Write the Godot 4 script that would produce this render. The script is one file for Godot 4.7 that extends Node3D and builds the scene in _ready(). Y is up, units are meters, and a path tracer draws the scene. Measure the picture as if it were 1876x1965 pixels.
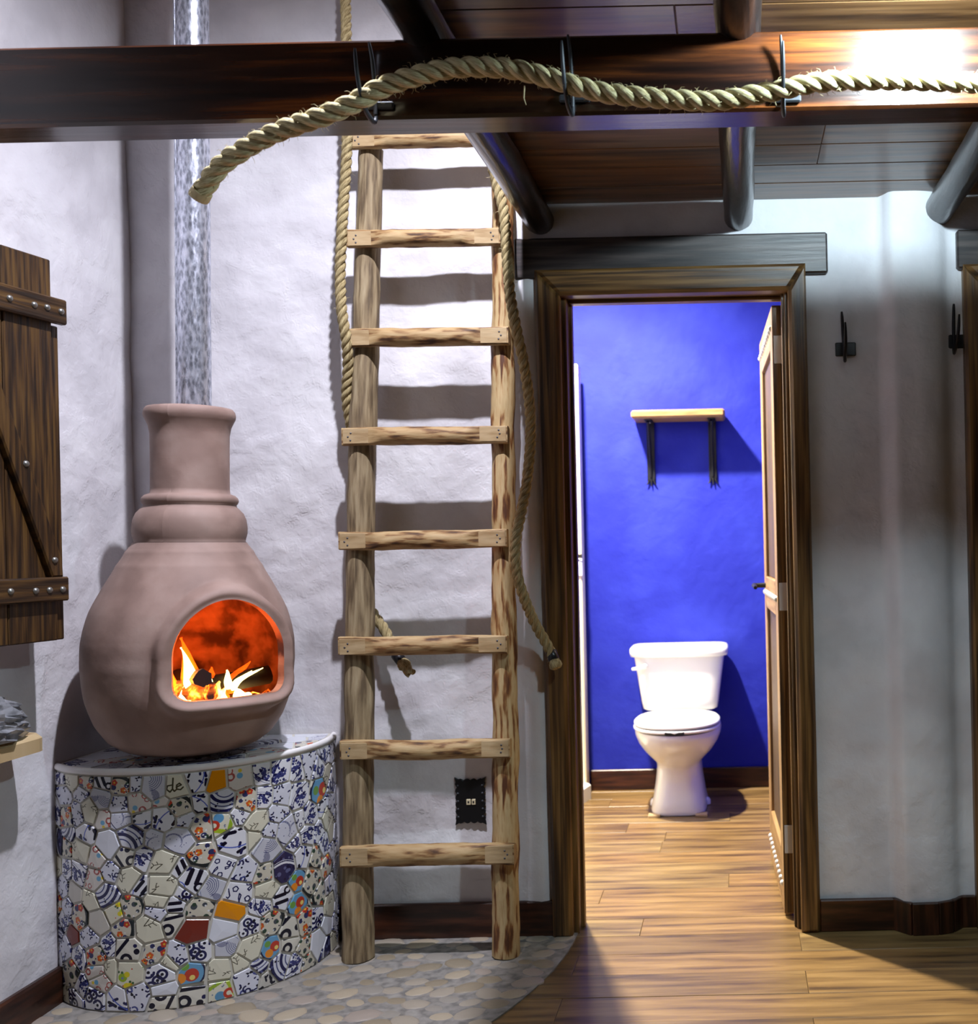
extends Node3D
# A corner of a cabin room: clay fireplace pot on a mosaic plinth, pole ladder, rope rail on a varnished beam,
# and an open doorway to a blue bathroom. Units are metres, y is up, the floor is y = 0, the camera stands over x = z = 0.

const WALL_Z := -3.3
const LEFT_X := -1.918
const BATH_Z := -5.26
const DECK_Y := 2.335

var rng := RandomNumberGenerator.new()
var M := {}
var used := {}
var n_soft := FastNoiseLite.new()
var n_fine := FastNoiseLite.new()
var n_stroke := FastNoiseLite.new()

# ------------------------------------------------------------------ scene tree helpers
func numbered(called: String) -> String:
	if not used.has(called):
		used[called] = 0
		return called
	used[called] += 1
	return "%s_%03d" % [called, used[called]]

func tag(o: Node, label: String, category: String, group := "") -> void:
	o.set_meta("label", label)
	o.set_meta("category", category)
	if group != "":
		o.set_meta("group", group)

func thing(called: String, label: String, category: String, at := Vector3.ZERO, group := "") -> Node3D:
	var o := Node3D.new()
	o.name = numbered(called)
	add_child(o)
	o.position = at
	tag(o, label, category, group)
	return o

func structure(called: String) -> Node3D:
	var o := Node3D.new()
	o.name = numbered(called)
	add_child(o)
	o.set_meta("kind", "structure")
	return o

func part(called: String, mesh: Mesh, mat: Material, parent: Node3D) -> MeshInstance3D:
	var o := MeshInstance3D.new()
	o.name = called
	o.mesh = mesh
	o.material_override = mat
	parent.add_child(o, true)
	return o

func shell(called: String, mesh: Mesh, mat: Material) -> MeshInstance3D:
	var o := MeshInstance3D.new()
	o.name = numbered(called)
	o.mesh = mesh
	o.material_override = mat
	o.set_meta("kind", "structure")
	add_child(o)
	return o

# ------------------------------------------------------------------ mesh builder
class Mb:
	var st := SurfaceTool.new()
	var xf := Transform3D()
	var uvo := Vector2.ZERO
	func _init() -> void:
		st.begin(Mesh.PRIMITIVE_TRIANGLES)

	func tri(a: Vector3, b: Vector3, c: Vector3, ua: Vector2, ub: Vector2, uc: Vector2, out: Vector3, sm := -1) -> void:
		st.set_smooth_group(sm)
		var flip := (b - a).cross(c - a).dot(out) > 0.0
		st.set_uv(ua + uvo)
		st.add_vertex(xf * a)
		if flip:
			st.set_uv(uc + uvo)
			st.add_vertex(xf * c)
			st.set_uv(ub + uvo)
			st.add_vertex(xf * b)
		else:
			st.set_uv(ub + uvo)
			st.add_vertex(xf * b)
			st.set_uv(uc + uvo)
			st.add_vertex(xf * c)

	func quad(a: Vector3, b: Vector3, c: Vector3, d: Vector3, ua: Vector2, ub: Vector2, uc: Vector2, ud: Vector2, out: Vector3, sm := -1) -> void:
		tri(a, b, c, ua, ub, uc, out, sm)
		tri(a, c, d, ua, uc, ud, out, sm)

	func done() -> ArrayMesh:
		st.generate_normals()
		st.index()
		return st.commit()

	static func face_uv(p: Vector3, n: int, g: int) -> Vector2:
		var rest: Array[int] = []
		for k in 3:
			if k != n:
				rest.append(k)
		if rest[0] == g:
			return Vector2(p[rest[1]], p[rest[0]])
		return Vector2(p[rest[0]], p[rest[1]])

	# chamfered box, grain (v) along its longest side
	func box(c: Vector3, s: Vector3, bev := 0.004, grain := -1) -> void:
		var g: int = grain if grain >= 0 else int(s.max_axis_index())
		var h := s * 0.5
		var b: float = minf(bev, minf(h.x, minf(h.y, h.z)) * 0.9)
		for n in 3:
			var p: int = (n + 1) % 3
			var q: int = (n + 2) % 3
			for sn in [-1.0, 1.0]:
				var vs: Array[Vector3] = []
				for cr in [[-1.0, -1.0], [1.0, -1.0], [1.0, 1.0], [-1.0, 1.0]]:
					var v := Vector3.ZERO
					v[n] = sn * h[n]
					v[p] = cr[0] * (h[p] - b)
					v[q] = cr[1] * (h[q] - b)
					vs.append(v)
				var o := Vector3.ZERO
				o[n] = sn
				quad(c + vs[0], c + vs[1], c + vs[2], c + vs[3], face_uv(vs[0], n, g), face_uv(vs[1], n, g), face_uv(vs[2], n, g), face_uv(vs[3], n, g), o)
			if b <= 0.0:
				continue
			for sp in [-1.0, 1.0]:
				for sq in [-1.0, 1.0]:
					var a := Vector3.ZERO
					a[p] = sp * h[p]
					a[q] = sq * (h[q] - b)
					a[n] = -(h[n] - b)
					var a2 := a
					a2[n] = h[n] - b
					var d := Vector3.ZERO
					d[p] = sp * (h[p] - b)
					d[q] = sq * h[q]
					d[n] = -(h[n] - b)
					var d2 := d
					d2[n] = h[n] - b
					var o2 := Vector3.ZERO
					o2[p] = sp
					o2[q] = sq
					quad(c + a, c + a2, c + d2, c + d, face_uv(a, p, g), face_uv(a2, p, g), face_uv(d2, p, g), face_uv(d, p, g), o2)
		if b > 0.0:
			for sx in [-1.0, 1.0]:
				for sy in [-1.0, 1.0]:
					for sz in [-1.0, 1.0]:
						var v1 := Vector3(sx * h.x, sy * (h.y - b), sz * (h.z - b))
						var v2 := Vector3(sx * (h.x - b), sy * h.y, sz * (h.z - b))
						var v3 := Vector3(sx * (h.x - b), sy * (h.y - b), sz * h.z)
						tri(c + v1, c + v2, c + v3, face_uv(v1, 0, g), face_uv(v2, 0, g), face_uv(v3, 0, g), Vector3(sx, sy, sz))

	# tube swept along points with parallel transport; radii: one per point
	func tube(pts: PackedVector3Array, radii: PackedFloat32Array, sides := 10, caps := true, rough := 0.0, noise: FastNoiseLite = null, flat := 1.0) -> void:
		var n := pts.size()
		var t0 := (pts[1] - pts[0]).normalized()
		var nn := Vector3.UP if absf(t0.y) < 0.9 else Vector3.BACK
		nn = (nn - t0 * nn.dot(t0)).normalized()
		var rings: Array[PackedVector3Array] = []
		var ls := PackedFloat32Array()
		var l := 0.0
		for i in n:
			var t := (pts[mini(i + 1, n - 1)] - pts[maxi(i - 1, 0)]).normalized()
			nn = (nn - t * nn.dot(t)).normalized()
			var bb := t.cross(nn)
			if i > 0:
				l += pts[i].distance_to(pts[i - 1])
			ls.append(l)
			var ring := PackedVector3Array()
			for k in sides:
				var a := TAU * k / sides
				var r := radii[mini(i, radii.size() - 1)]
				if noise:
					r += rough * noise.get_noise_3d(cos(a) * 3.0 + uvo.x * 7.0, sin(a) * 3.0, l * 14.0 + uvo.y * 5.0)
				ring.append(pts[i] + nn * cos(a) * r + bb * sin(a) * r * flat)
			rings.append(ring)
		var circ := TAU * radii[0]
		for i in n - 1:
			for k in sides:
				var k2 := (k + 1) % sides
				var u1 := circ * k / sides
				var u2 := circ * (k + 1) / sides
				var mid := (rings[i][k] + rings[i + 1][k2]) * 0.5 - (pts[i] + pts[i + 1]) * 0.5
				quad(rings[i][k], rings[i][k2], rings[i + 1][k2], rings[i + 1][k], Vector2(u1, ls[i]), Vector2(u2, ls[i]), Vector2(u2, ls[i + 1]), Vector2(u1, ls[i + 1]), mid, 1)
		if caps:
			for e in [0, n - 1]:
				var o := (pts[0] - pts[1]) if e == 0 else (pts[n - 1] - pts[n - 2])
				for k in sides:
					var p1 := rings[e][k]
					var p2 := rings[e][(k + 1) % sides]
					tri(pts[e], p1, p2, Vector2.ZERO, Vector2((p1 - pts[e]).x, (p1 - pts[e]).y * 0.2), Vector2((p2 - pts[e]).x, (p2 - pts[e]).y * 0.2), o)

	# profile (r, y) turned about y
	func lathe(prof: PackedVector2Array, segs := 32, inside := false) -> void:
		var l := 0.0
		for i in prof.size() - 1:
			var p := prof[i]
			var q := prof[i + 1]
			var dl := p.distance_to(q)
			var nr := Vector2(q.y - p.y, p.x - q.x)
			if inside:
				nr = -nr
			for k in segs:
				var a := TAU * k / segs
				var b := TAU * (k + 1) / segs
				var va := Vector3(sin(a), 0, cos(a))
				var vb := Vector3(sin(b), 0, cos(b))
				var o := (va + vb) * 0.5 * nr.x + Vector3.UP * nr.y
				var ua := Vector2(float(k) / segs, l)
				var ub := Vector2(float(k + 1) / segs, l)
				quad(va * p.x + Vector3.UP * p.y, vb * p.x + Vector3.UP * p.y, vb * q.x + Vector3.UP * q.y, va * q.x + Vector3.UP * q.y, ua, ub, ub + Vector2(0, dl), ua + Vector2(0, dl), o, 1)
			l += dl

	# flat polygon (x, y) with thickness from z0 (back) to z1 (front), front edge chamfered
	func prism(poly: PackedVector2Array, z0: float, z1: float, bev := 0.002, grain_y := true) -> void:
		var n := poly.size()
		var inner := Mb.inset(poly, bev)
		var idx := Geometry2D.triangulate_polygon(inner)
		var uvf := func(p: Vector2) -> Vector2: return p if grain_y else Vector2(p.y, p.x)
		for i in range(0, idx.size(), 3):
			var a := inner[idx[i]]
			var b := inner[idx[i + 1]]
			var c := inner[idx[i + 2]]
			tri(Vector3(a.x, a.y, z1), Vector3(b.x, b.y, z1), Vector3(c.x, c.y, z1), uvf.call(a), uvf.call(b), uvf.call(c), Vector3.BACK)
		var idb := Geometry2D.triangulate_polygon(poly)
		for i in range(0, idb.size(), 3):
			var a := poly[idb[i]]
			var b := poly[idb[i + 1]]
			var c := poly[idb[i + 2]]
			tri(Vector3(a.x, a.y, z0), Vector3(b.x, b.y, z0), Vector3(c.x, c.y, z0), uvf.call(a), uvf.call(b), uvf.call(c), Vector3.FORWARD)
		var ccw := not Geometry2D.is_polygon_clockwise(poly)
		for i in n:
			var j := (i + 1) % n
			var e := poly[j] - poly[i]
			var on := Vector3(e.y, -e.x, 0) * (1.0 if ccw else -1.0)
			var p := poly[i]
			var q := poly[j]
			var pi := inner[i]
			var qi := inner[j]
			var zb := z1 - bev
			quad(Vector3(p.x, p.y, zb), Vector3(q.x, q.y, zb), Vector3(qi.x, qi.y, z1), Vector3(pi.x, pi.y, z1), uvf.call(p), uvf.call(q), uvf.call(qi), uvf.call(pi), on + Vector3(0, 0, on.length()))
			quad(Vector3(p.x, p.y, z0), Vector3(q.x, q.y, z0), Vector3(q.x, q.y, zb), Vector3(p.x, p.y, zb), uvf.call(p), uvf.call(q), uvf.call(q), uvf.call(p), on)

	static func inset(poly: PackedVector2Array, d: float) -> PackedVector2Array:
		var n := poly.size()
		var res := PackedVector2Array()
		var s := -1.0 if Geometry2D.is_polygon_clockwise(poly) else 1.0
		for i in n:
			var a := (poly[i] - poly[(i + n - 1) % n]).normalized()
			var b := (poly[(i + 1) % n] - poly[i]).normalized()
			var na := Vector2(-a.y, a.x) * s
			var nb := Vector2(-b.y, b.x) * s
			var m := na + nb
			var k := 1.0 + na.dot(nb)
			res.append(poly[i] + m * d / maxf(k, 0.35))
		return res

func arr(v: Array) -> PackedVector3Array:
	var p := PackedVector3Array()
	for x in v:
		p.append(x)
	return p

func box_mesh(c: Vector3, s: Vector3, bev := 0.004, grain := -1) -> ArrayMesh:
	var b := Mb.new()
	b.uvo = Vector2(rng.randf() * 3.0, rng.randf() * 3.0)
	b.box(c, s, bev, grain)
	return b.done()

# Catmull-Rom samples about step metres apart
func smooth_path(pts: PackedVector3Array, step: float) -> PackedVector3Array:
	var res := PackedVector3Array()
	var n := pts.size()
	for i in n - 1:
		var p0 := pts[maxi(i - 1, 0)]
		var p1 := pts[i]
		var p2 := pts[i + 1]
		var p3 := pts[mini(i + 2, n - 1)]
		var k := maxi(1, int(ceil(p1.distance_to(p2) / step)))
		for j in k:
			res.append(p1.cubic_interpolate(p2, p0, p3, float(j) / k))
	res.append(pts[n - 1])
	return res

# ------------------------------------------------------------------ materials
func noise_tex(size: int, freq: float, seed_n: int, cols: Array, offs: Array, oct := 5, warp := 0.0, type := FastNoiseLite.TYPE_SIMPLEX_SMOOTH, ridged := false) -> NoiseTexture2D:
	var f := FastNoiseLite.new()
	f.seed = seed_n
	f.noise_type = type
	f.frequency = freq
	f.fractal_octaves = oct
	f.fractal_type = FastNoiseLite.FRACTAL_RIDGED if ridged else FastNoiseLite.FRACTAL_FBM
	if warp > 0.0:
		f.domain_warp_enabled = true
		f.domain_warp_amplitude = warp
		f.domain_warp_frequency = freq * 0.8
	var g := Gradient.new()
	g.offsets = PackedFloat32Array(offs)
	var pc := PackedColorArray()
	for c in cols:
		pc.append(c)
	g.colors = pc
	var t := NoiseTexture2D.new()
	t.width = size
	t.height = size
	t.seamless = true
	t.seamless_blend_skirt = 0.2
	t.noise = f
	t.color_ramp = g
	return t

func grey_noise(size: int, freq: float, seed_n: int, oct := 5, warp := 0.0, ridged := false) -> NoiseTexture2D:
	return noise_tex(size, freq, seed_n, [Color.BLACK, Color.WHITE], [0.0, 1.0], oct, warp, FastNoiseLite.TYPE_SIMPLEX_SMOOTH, ridged)

func c8(r: int, g: int, b: int) -> Color:
	return Color8(r, g, b)

var grain_bump: NoiseTexture2D

func wood(cols: Array, offs: Array, across: float, along: float, rough: float, seed_n: int, bump := 0.05, coat := 0.0, freq := 0.012, spec := 0.5) -> StandardMaterial3D:
	var m := StandardMaterial3D.new()
	m.albedo_texture = noise_tex(512, freq, seed_n, cols, offs, 5, 18.0)
	m.roughness = rough
	m.metallic_specular = spec
	m.uv1_scale = Vector3(1.0 / across, 1.0 / along, 1)
	if bump > 0.0:
		m.heightmap_enabled = true
		m.heightmap_texture = grain_bump
		m.heightmap_scale = bump
	if coat > 0.0:
		m.clearcoat_enabled = true
		m.clearcoat = coat
		m.clearcoat_roughness = 0.12
	return m

func plain_mat(c: Color, rough := 0.6, metal := 0.0, spec := 0.5) -> StandardMaterial3D:
	var m := StandardMaterial3D.new()
	m.albedo_color = c
	m.roughness = rough
	m.metallic = metal
	m.metallic_specular = spec
	return m

func glow_mat(c: Color, e: float) -> StandardMaterial3D:
	var m := plain_mat(Color(0.9, 0.9, 0.9), 0.5)
	m.emission_enabled = true
	m.emission = c
	m.emission_energy_multiplier = e
	return m

func plaster_mat(cols: Array, seed_n: int, relief: float) -> StandardMaterial3D:
	var m := StandardMaterial3D.new()
	m.albedo_texture = noise_tex(512, 0.008, seed_n, cols, [0.25, 0.5, 0.75], 5, 20.0)
	m.uv1_triplanar = true
	m.uv1_world_triplanar = true
	m.uv1_scale = Vector3(0.6, 0.6, 0.6)
	m.roughness = 0.75
	m.metallic_specular = 0.35
	m.heightmap_enabled = true
	m.heightmap_texture = M["plaster_relief"]
	m.heightmap_scale = relief
	return m

func make_materials() -> void:
	grain_bump = grey_noise(512, 0.02, 77, 5, 10.0)
	M["plaster_relief"] = grey_noise(1024, 0.005, 5, 5, 40.0)
	M.wall = plaster_mat([c8(206, 204, 208), c8(219, 217, 221), c8(227, 226, 229)], 3, 1.1)
	M.blue = plaster_mat([c8(29, 38, 150), c8(33, 43, 156), c8(38, 49, 162)], 9, 0.6)
	M.beam = wood([c8(18, 9, 7), c8(36, 18, 11), c8(66, 34, 16), c8(116, 64, 26)], [0.15, 0.45, 0.66, 0.95], 0.24, 4.5, 0.26, 11, 0.05, 0.5)
	M.viga = wood([c8(14, 11, 12), c8(30, 23, 22), c8(48, 36, 32)], [0.2, 0.55, 0.9], 0.2, 1.4, 0.3, 12, 0.10, 0.3)
	M.deck = wood([c8(44, 28, 16), c8(84, 57, 33), c8(104, 74, 45), c8(118, 86, 55)], [0.12, 0.4, 0.62, 0.9], 0.30, 4.5, 0.30, 13, 0.03, 0.25)
	M.lintel = wood([c8(26, 22, 22), c8(52, 44, 42), c8(74, 65, 62)], [0.2, 0.55, 0.9], 0.2, 2.6, 0.42, 14, 0.04)
	M.casing = wood([c8(50, 33, 16), c8(88, 62, 31), c8(114, 83, 44), c8(136, 104, 60)], [0.18, 0.42, 0.6, 0.9], 0.12, 3.6, 0.42, 15, 0.06)
	M.base = wood([c8(34, 18, 12), c8(60, 32, 20), c8(82, 46, 28)], [0.2, 0.55, 0.9], 0.2, 1.8, 0.35, 16, 0.03)
	M.plank = []
	var tints := [Color(1, 1, 1), Color(0.93, 0.90, 0.86), Color(1.0, 0.96, 0.92), Color(0.88, 0.85, 0.82)]
	for k in 4:
		var w := wood([c8(76, 58, 37), c8(112, 90, 56), c8(132, 108, 68), c8(148, 124, 82)], [0.10, 0.36, 0.62, 0.9], 0.30, 3.4, 0.36, 20 + k, 0.03)
		w.albedo_color = tints[k]
		M.plank.append(w)
	M.pole = wood([c8(92, 76, 54), c8(126, 108, 80), c8(150, 132, 101), c8(166, 150, 119)], [0.15, 0.4, 0.65, 0.9], 0.16, 1.2, 0.75, 31, 0.15)
	M.streak = wood([c8(84, 46, 20), c8(130, 86, 44), c8(176, 146, 100), c8(190, 166, 122), c8(170, 138, 92)], [0.20, 0.35, 0.46, 0.65, 0.95], 0.22, 1.3, 0.65, 32, 0.10, 0.0, 0.014)
	M.rung = wood([c8(70, 44, 22), c8(126, 90, 52), c8(168, 138, 94), c8(184, 158, 116)], [0.14, 0.30, 0.46, 0.85], 0.16, 1.0, 0.65, 33, 0.10, 0.0, 0.014)
	M.cut = wood([c8(160, 132, 92), c8(178, 152, 112), c8(188, 164, 126)], [0.2, 0.5, 0.9], 0.2, 1.0, 0.7, 34, 0.05)
	M.shutter = wood([c8(30, 18, 8), c8(58, 38, 17), c8(78, 54, 25), c8(98, 72, 34)], [0.2, 0.45, 0.62, 0.9], 0.10, 2.2, 0.45, 35, 0.08)
	M.door = wood([c8(112, 84, 50), c8(146, 114, 72), c8(160, 130, 88)], [0.2, 0.5, 0.9], 0.2, 3.0, 0.5, 36, 0.04)
	M.door_dark = wood([c8(48, 33, 16), c8(72, 50, 24), c8(88, 62, 32)], [0.2, 0.5, 0.9], 0.2, 3.0, 0.5, 37, 0.04)
	M.shelf = wood([c8(126, 92, 52), c8(148, 112, 68), c8(160, 126, 82)], [0.2, 0.5, 0.9], 0.2, 1.2, 0.5, 38, 0.02)
	M.ledge = wood([c8(150, 118, 78), c8(190, 164, 122), c8(204, 182, 142)], [0.12, 0.42, 0.9], 0.2, 1.2, 0.55, 39, 0.03)
	var clay := StandardMaterial3D.new()
	clay.albedo_texture = noise_tex(512, 0.006, 41, [c8(136, 112, 103), c8(158, 132, 122), c8(174, 150, 140)], [0.2, 0.5, 0.85], 5, 30.0)
	clay.uv1_triplanar = true
	clay.uv1_scale = Vector3(1.6, 1.6, 1.6)
	clay.roughness = 0.62
	clay.metallic_specular = 0.4
	clay.heightmap_enabled = true
	clay.heightmap_texture = M["plaster_relief"]
	clay.heightmap_scale = 0.12
	M.clay = clay
	var soot := StandardMaterial3D.new()
	soot.albedo_texture = noise_tex(256, 0.012, 42, [c8(70, 40, 28), c8(150, 100, 74), c8(190, 134, 102)], [0.25, 0.5, 0.8], 4, 20.0)
	soot.uv1_triplanar = true
	soot.uv1_scale = Vector3(3, 3, 3)
	soot.roughness = 0.95
	M.soot = soot
	var galv := plain_mat(Color(0.92, 0.93, 0.96), 0.42, 0.72)
	galv.albedo_texture = noise_tex(256, 0.05, 43, [Color(0.62, 0.63, 0.66), Color(0.86, 0.87, 0.9), Color(0.98, 0.98, 1.0)], [0.2, 0.5, 0.9], 3, 0.0, FastNoiseLite.TYPE_CELLULAR)
	galv.roughness_texture = noise_tex(256, 0.04, 44, [Color(0.6, 0.6, 0.6), Color(1, 1, 1)], [0.2, 0.8], 3)
	galv.roughness_texture_channel = BaseMaterial3D.TEXTURE_CHANNEL_RED
	galv.heightmap_enabled = true
	galv.heightmap_texture = M["plaster_relief"]
	galv.heightmap_scale = 0.05
	galv.uv1_scale = Vector3(7.0, 2.5, 1)
	M.galv = galv
	M.iron = plain_mat(c8(30, 31, 34), 0.42, 0.55)
	M.iron_grey = plain_mat(c8(62, 66, 72), 0.5, 0.3)
	M.steel = plain_mat(c8(206, 208, 210), 0.35, 0.35)
	M.zinc = plain_mat(c8(150, 150, 146), 0.35, 0.8)
	M.nail = plain_mat(c8(92, 94, 102), 0.4, 0.7)
	var rope := StandardMaterial3D.new()
	rope.albedo_texture = noise_tex(256, 0.02, 45, [c8(128, 110, 72), c8(170, 152, 108), c8(194, 178, 134)], [0.2, 0.5, 0.85], 4, 8.0)
	rope.uv1_scale = Vector3(60, 8, 1)
	rope.roughness = 0.85
	rope.heightmap_enabled = true
	rope.heightmap_texture = grain_bump
	rope.heightmap_scale = 0.12
	M.rope = rope
	var pale: StandardMaterial3D = rope.duplicate()
	pale.albedo_color = Color(1, 1, 1)
	pale.albedo_texture = noise_tex(256, 0.02, 47, [c8(166, 150, 104), c8(208, 196, 148), c8(228, 218, 176)], [0.2, 0.5, 0.85], 4, 8.0)
	M.rope_pale = pale
	M.fibre = plain_mat(c8(204, 188, 144), 0.8)
	M.tape = plain_mat(c8(24, 24, 30), 0.35)
	M.ceramic = plain_mat(Color(0.92, 0.92, 0.90), 0.12, 0.0, 0.6)
	M.seat = plain_mat(Color(0.93, 0.93, 0.93), 0.2, 0.0, 0.5)
	M.shower = plain_mat(c8(232, 220, 182), 0.35)
	M.curb = plain_mat(c8(226, 224, 214), 0.4)
	M.grout = plain_mat(c8(198, 195, 184), 0.85)
	M.rim = plain_mat(c8(236, 233, 232), 0.6)
	var bed := StandardMaterial3D.new()
	bed.albedo_texture = noise_tex(256, 0.03, 46, [c8(108, 105, 101), c8(132, 128, 123), c8(152, 148, 141)], [0.2, 0.5, 0.9], 5)
	bed.uv1_triplanar = true
	bed.uv1_scale = Vector3(3, 3, 3)
	bed.roughness = 0.9
	M.bed = bed
	M.stone = []
	var sc := [[c8(142, 132, 118), c8(178, 168, 152)], [c8(130, 124, 116), c8(164, 158, 148)], [c8(150, 136, 116), c8(186, 174, 152)], [c8(138, 126, 116), c8(174, 162, 150)], [c8(122, 112, 96), c8(164, 150, 126)]]
	for k in 5:
		var s := StandardMaterial3D.new()
		s.albedo_texture = noise_tex(128, 0.03, 50 + k, [sc[k][0], sc[k][1]], [0.25, 0.75], 4, 10.0)
		s.uv1_triplanar = true
		s.uv1_scale = Vector3(9, 9, 9)
		s.roughness = 0.5
		M.stone.append(s)
	var bag := plain_mat(c8(196, 198, 202), 0.2, 0.3)
	bag.albedo_texture = noise_tex(128, 0.03, 60, [c8(160, 162, 166), c8(226, 228, 232)], [0.3, 0.7], 4)
	bag.uv1_triplanar = true
	bag.uv1_scale = Vector3(6, 6, 6)
	M.bag = bag
	M.dark = plain_mat(c8(22, 18, 16), 0.9)
	M.char = plain_mat(c8(26, 20, 18), 0.95)
	M.bulb = glow_mat(Color(0.92, 0.97, 1.0), 4.0)
	M.warm_bulb = glow_mat(Color(1.0, 0.95, 0.86), 5.0)
	M.flame_core = glow_mat(Color(1.0, 0.86, 0.5), 7.0)
	M.flame_mid = glow_mat(Color(1.0, 0.55, 0.12), 3.2)
	var veil := plain_mat(Color(1.0, 0.4, 0.05, 0.42), 1.0)
	veil.transparency = BaseMaterial3D.TRANSPARENCY_ALPHA
	veil.emission_enabled = true
	veil.emission = Color(1.0, 0.33, 0.04)
	veil.emission_energy_multiplier = 2.2
	M.flame_veil = veil
	var ember := StandardMaterial3D.new()
	ember.albedo_color = c8(40, 24, 18)
	ember.roughness = 0.95
	ember.emission_enabled = true
	ember.emission_texture = noise_tex(128, 0.04, 61, [Color(0, 0, 0), Color(0.25, 0.03, 0.0), Color(1.0, 0.4, 0.06), Color(1.0, 0.75, 0.3)], [0.3, 0.45, 0.65, 0.85], 4)
	ember.emission = Color.BLACK
	ember.emission_energy_multiplier = 4.0
	ember.uv1_triplanar = true
	ember.uv1_scale = Vector3(5, 5, 5)
	M.ember = ember

# ------------------------------------------------------------------ mosaic print (flat painted glaze on the shards)
const CELL := 160
var atlas: Image

func dot(cell: int, x: float, y: float, r: float, col: Color) -> void:
	var ox: int = (cell % 5) * CELL
	var oy: int = (cell / 5) * CELL
	var cx := x * CELL
	var cy := y * CELL
	var rr := r * CELL
	for j in range(maxi(0, int(cy - rr)), mini(CELL, int(cy + rr) + 2)):
		for i in range(maxi(0, int(cx - rr)), mini(CELL, int(cx + rr) + 2)):
			var d := Vector2(i + 0.5 - cx, j + 0.5 - cy).length()
			if d < rr:
				atlas.set_pixel(ox + i, oy + j, col)

func stroke(cell: int, pts: Array, w: float, col: Color) -> void:
	for i in pts.size() - 1:
		var a: Vector2 = pts[i]
		var b: Vector2 = pts[i + 1]
		var k := maxi(1, int(a.distance_to(b) / (w * 0.5)))
		for j in k + 1:
			var p := a.lerp(b, float(j) / k)
			dot(cell, p.x, p.y, w, col)

func arc(cell: int, cx: float, cy: float, r: float, a0: float, a1: float, w: float, col: Color) -> void:
	var pts := []
	for i in 17:
		var a := lerpf(a0, a1, i / 16.0)
		pts.append(Vector2(cx + cos(a) * r, cy + sin(a) * r))
	stroke(cell, pts, w, col)

func ground(cell: int, col: Color) -> void:
	atlas.fill_rect(Rect2i((cell % 5) * CELL, (cell / 5) * CELL, CELL, CELL), col)

# simple brush letters, x to the side and y down in a unit box
func brush_letter(cell: int, ch: String, x: float, y: float, s: float, w: float, col: Color) -> void:
	var strokes := {
		"d": [[Vector2(0.5, 0.5), Vector2(0.2, 0.5), Vector2(0.1, 0.75), Vector2(0.3, 1.0), Vector2(0.5, 0.8), Vector2(0.65, 0.0)], [Vector2(0.5, 0.8), Vector2(0.6, 1.0), Vector2(0.75, 0.9)]],
		"e": [[Vector2(0.15, 0.75), Vector2(0.5, 0.65), Vector2(0.4, 0.5), Vector2(0.2, 0.6), Vector2(0.15, 0.9), Vector2(0.4, 1.0), Vector2(0.6, 0.85)]],
		"l": [[Vector2(0.2, 0.8), Vector2(0.5, 0.2), Vector2(0.4, 0.0), Vector2(0.25, 0.4), Vector2(0.25, 0.95), Vector2(0.45, 0.95)]],
		"o": [[Vector2(0.4, 0.5), Vector2(0.15, 0.6), Vector2(0.15, 0.9), Vector2(0.4, 1.0), Vector2(0.6, 0.8), Vector2(0.5, 0.55), Vector2(0.4, 0.5)]],
		"g": [[Vector2(0.5, 0.55), Vector2(0.2, 0.5), Vector2(0.15, 0.8), Vector2(0.4, 0.9), Vector2(0.55, 0.55), Vector2(0.5, 1.2), Vector2(0.25, 1.4), Vector2(0.15, 1.2), Vector2(0.6, 0.95)]],
		"a": [[Vector2(0.5, 0.5), Vector2(0.2, 0.55), Vector2(0.15, 0.9), Vector2(0.35, 1.0), Vector2(0.5, 0.8), Vector2(0.52, 0.5), Vector2(0.55, 0.95), Vector2(0.7, 0.9)]],
		"u": [[Vector2(0.15, 0.5), Vector2(0.15, 0.9), Vector2(0.3, 1.0), Vector2(0.48, 0.85), Vector2(0.5, 0.5), Vector2(0.52, 0.95), Vector2(0.68, 0.95)]],
		"m": [[Vector2(0.1, 1.0), Vector2(0.12, 0.5), Vector2(0.25, 0.5), Vector2(0.28, 1.0), Vector2(0.32, 0.55), Vector2(0.45, 0.5), Vector2(0.48, 1.0), Vector2(0.52, 0.55), Vector2(0.65, 0.5), Vector2(0.7, 1.0)]],
		"r": [[Vector2(0.2, 1.0), Vector2(0.22, 0.5), Vector2(0.35, 0.6), Vector2(0.5, 0.5)]],
		"j": [[Vector2(0.4, 0.5), Vector2(0.38, 1.2), Vector2(0.2, 1.35), Vector2(0.1, 1.2)]],
	}
	for s1 in strokes[ch]:
		var pts := []
		for p in s1:
			pts.append(Vector2(x + p.x * s, y + p.y * s))
		stroke(cell, pts, w, col)

func word(cell: int, text: String, x: float, y: float, s: float, w: float, col: Color) -> void:
	for i in text.length():
		if text[i] != " ":
			brush_letter(cell, text[i], x + i * s * 0.62, y - i * s * 0.03, s, w, col)

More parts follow.
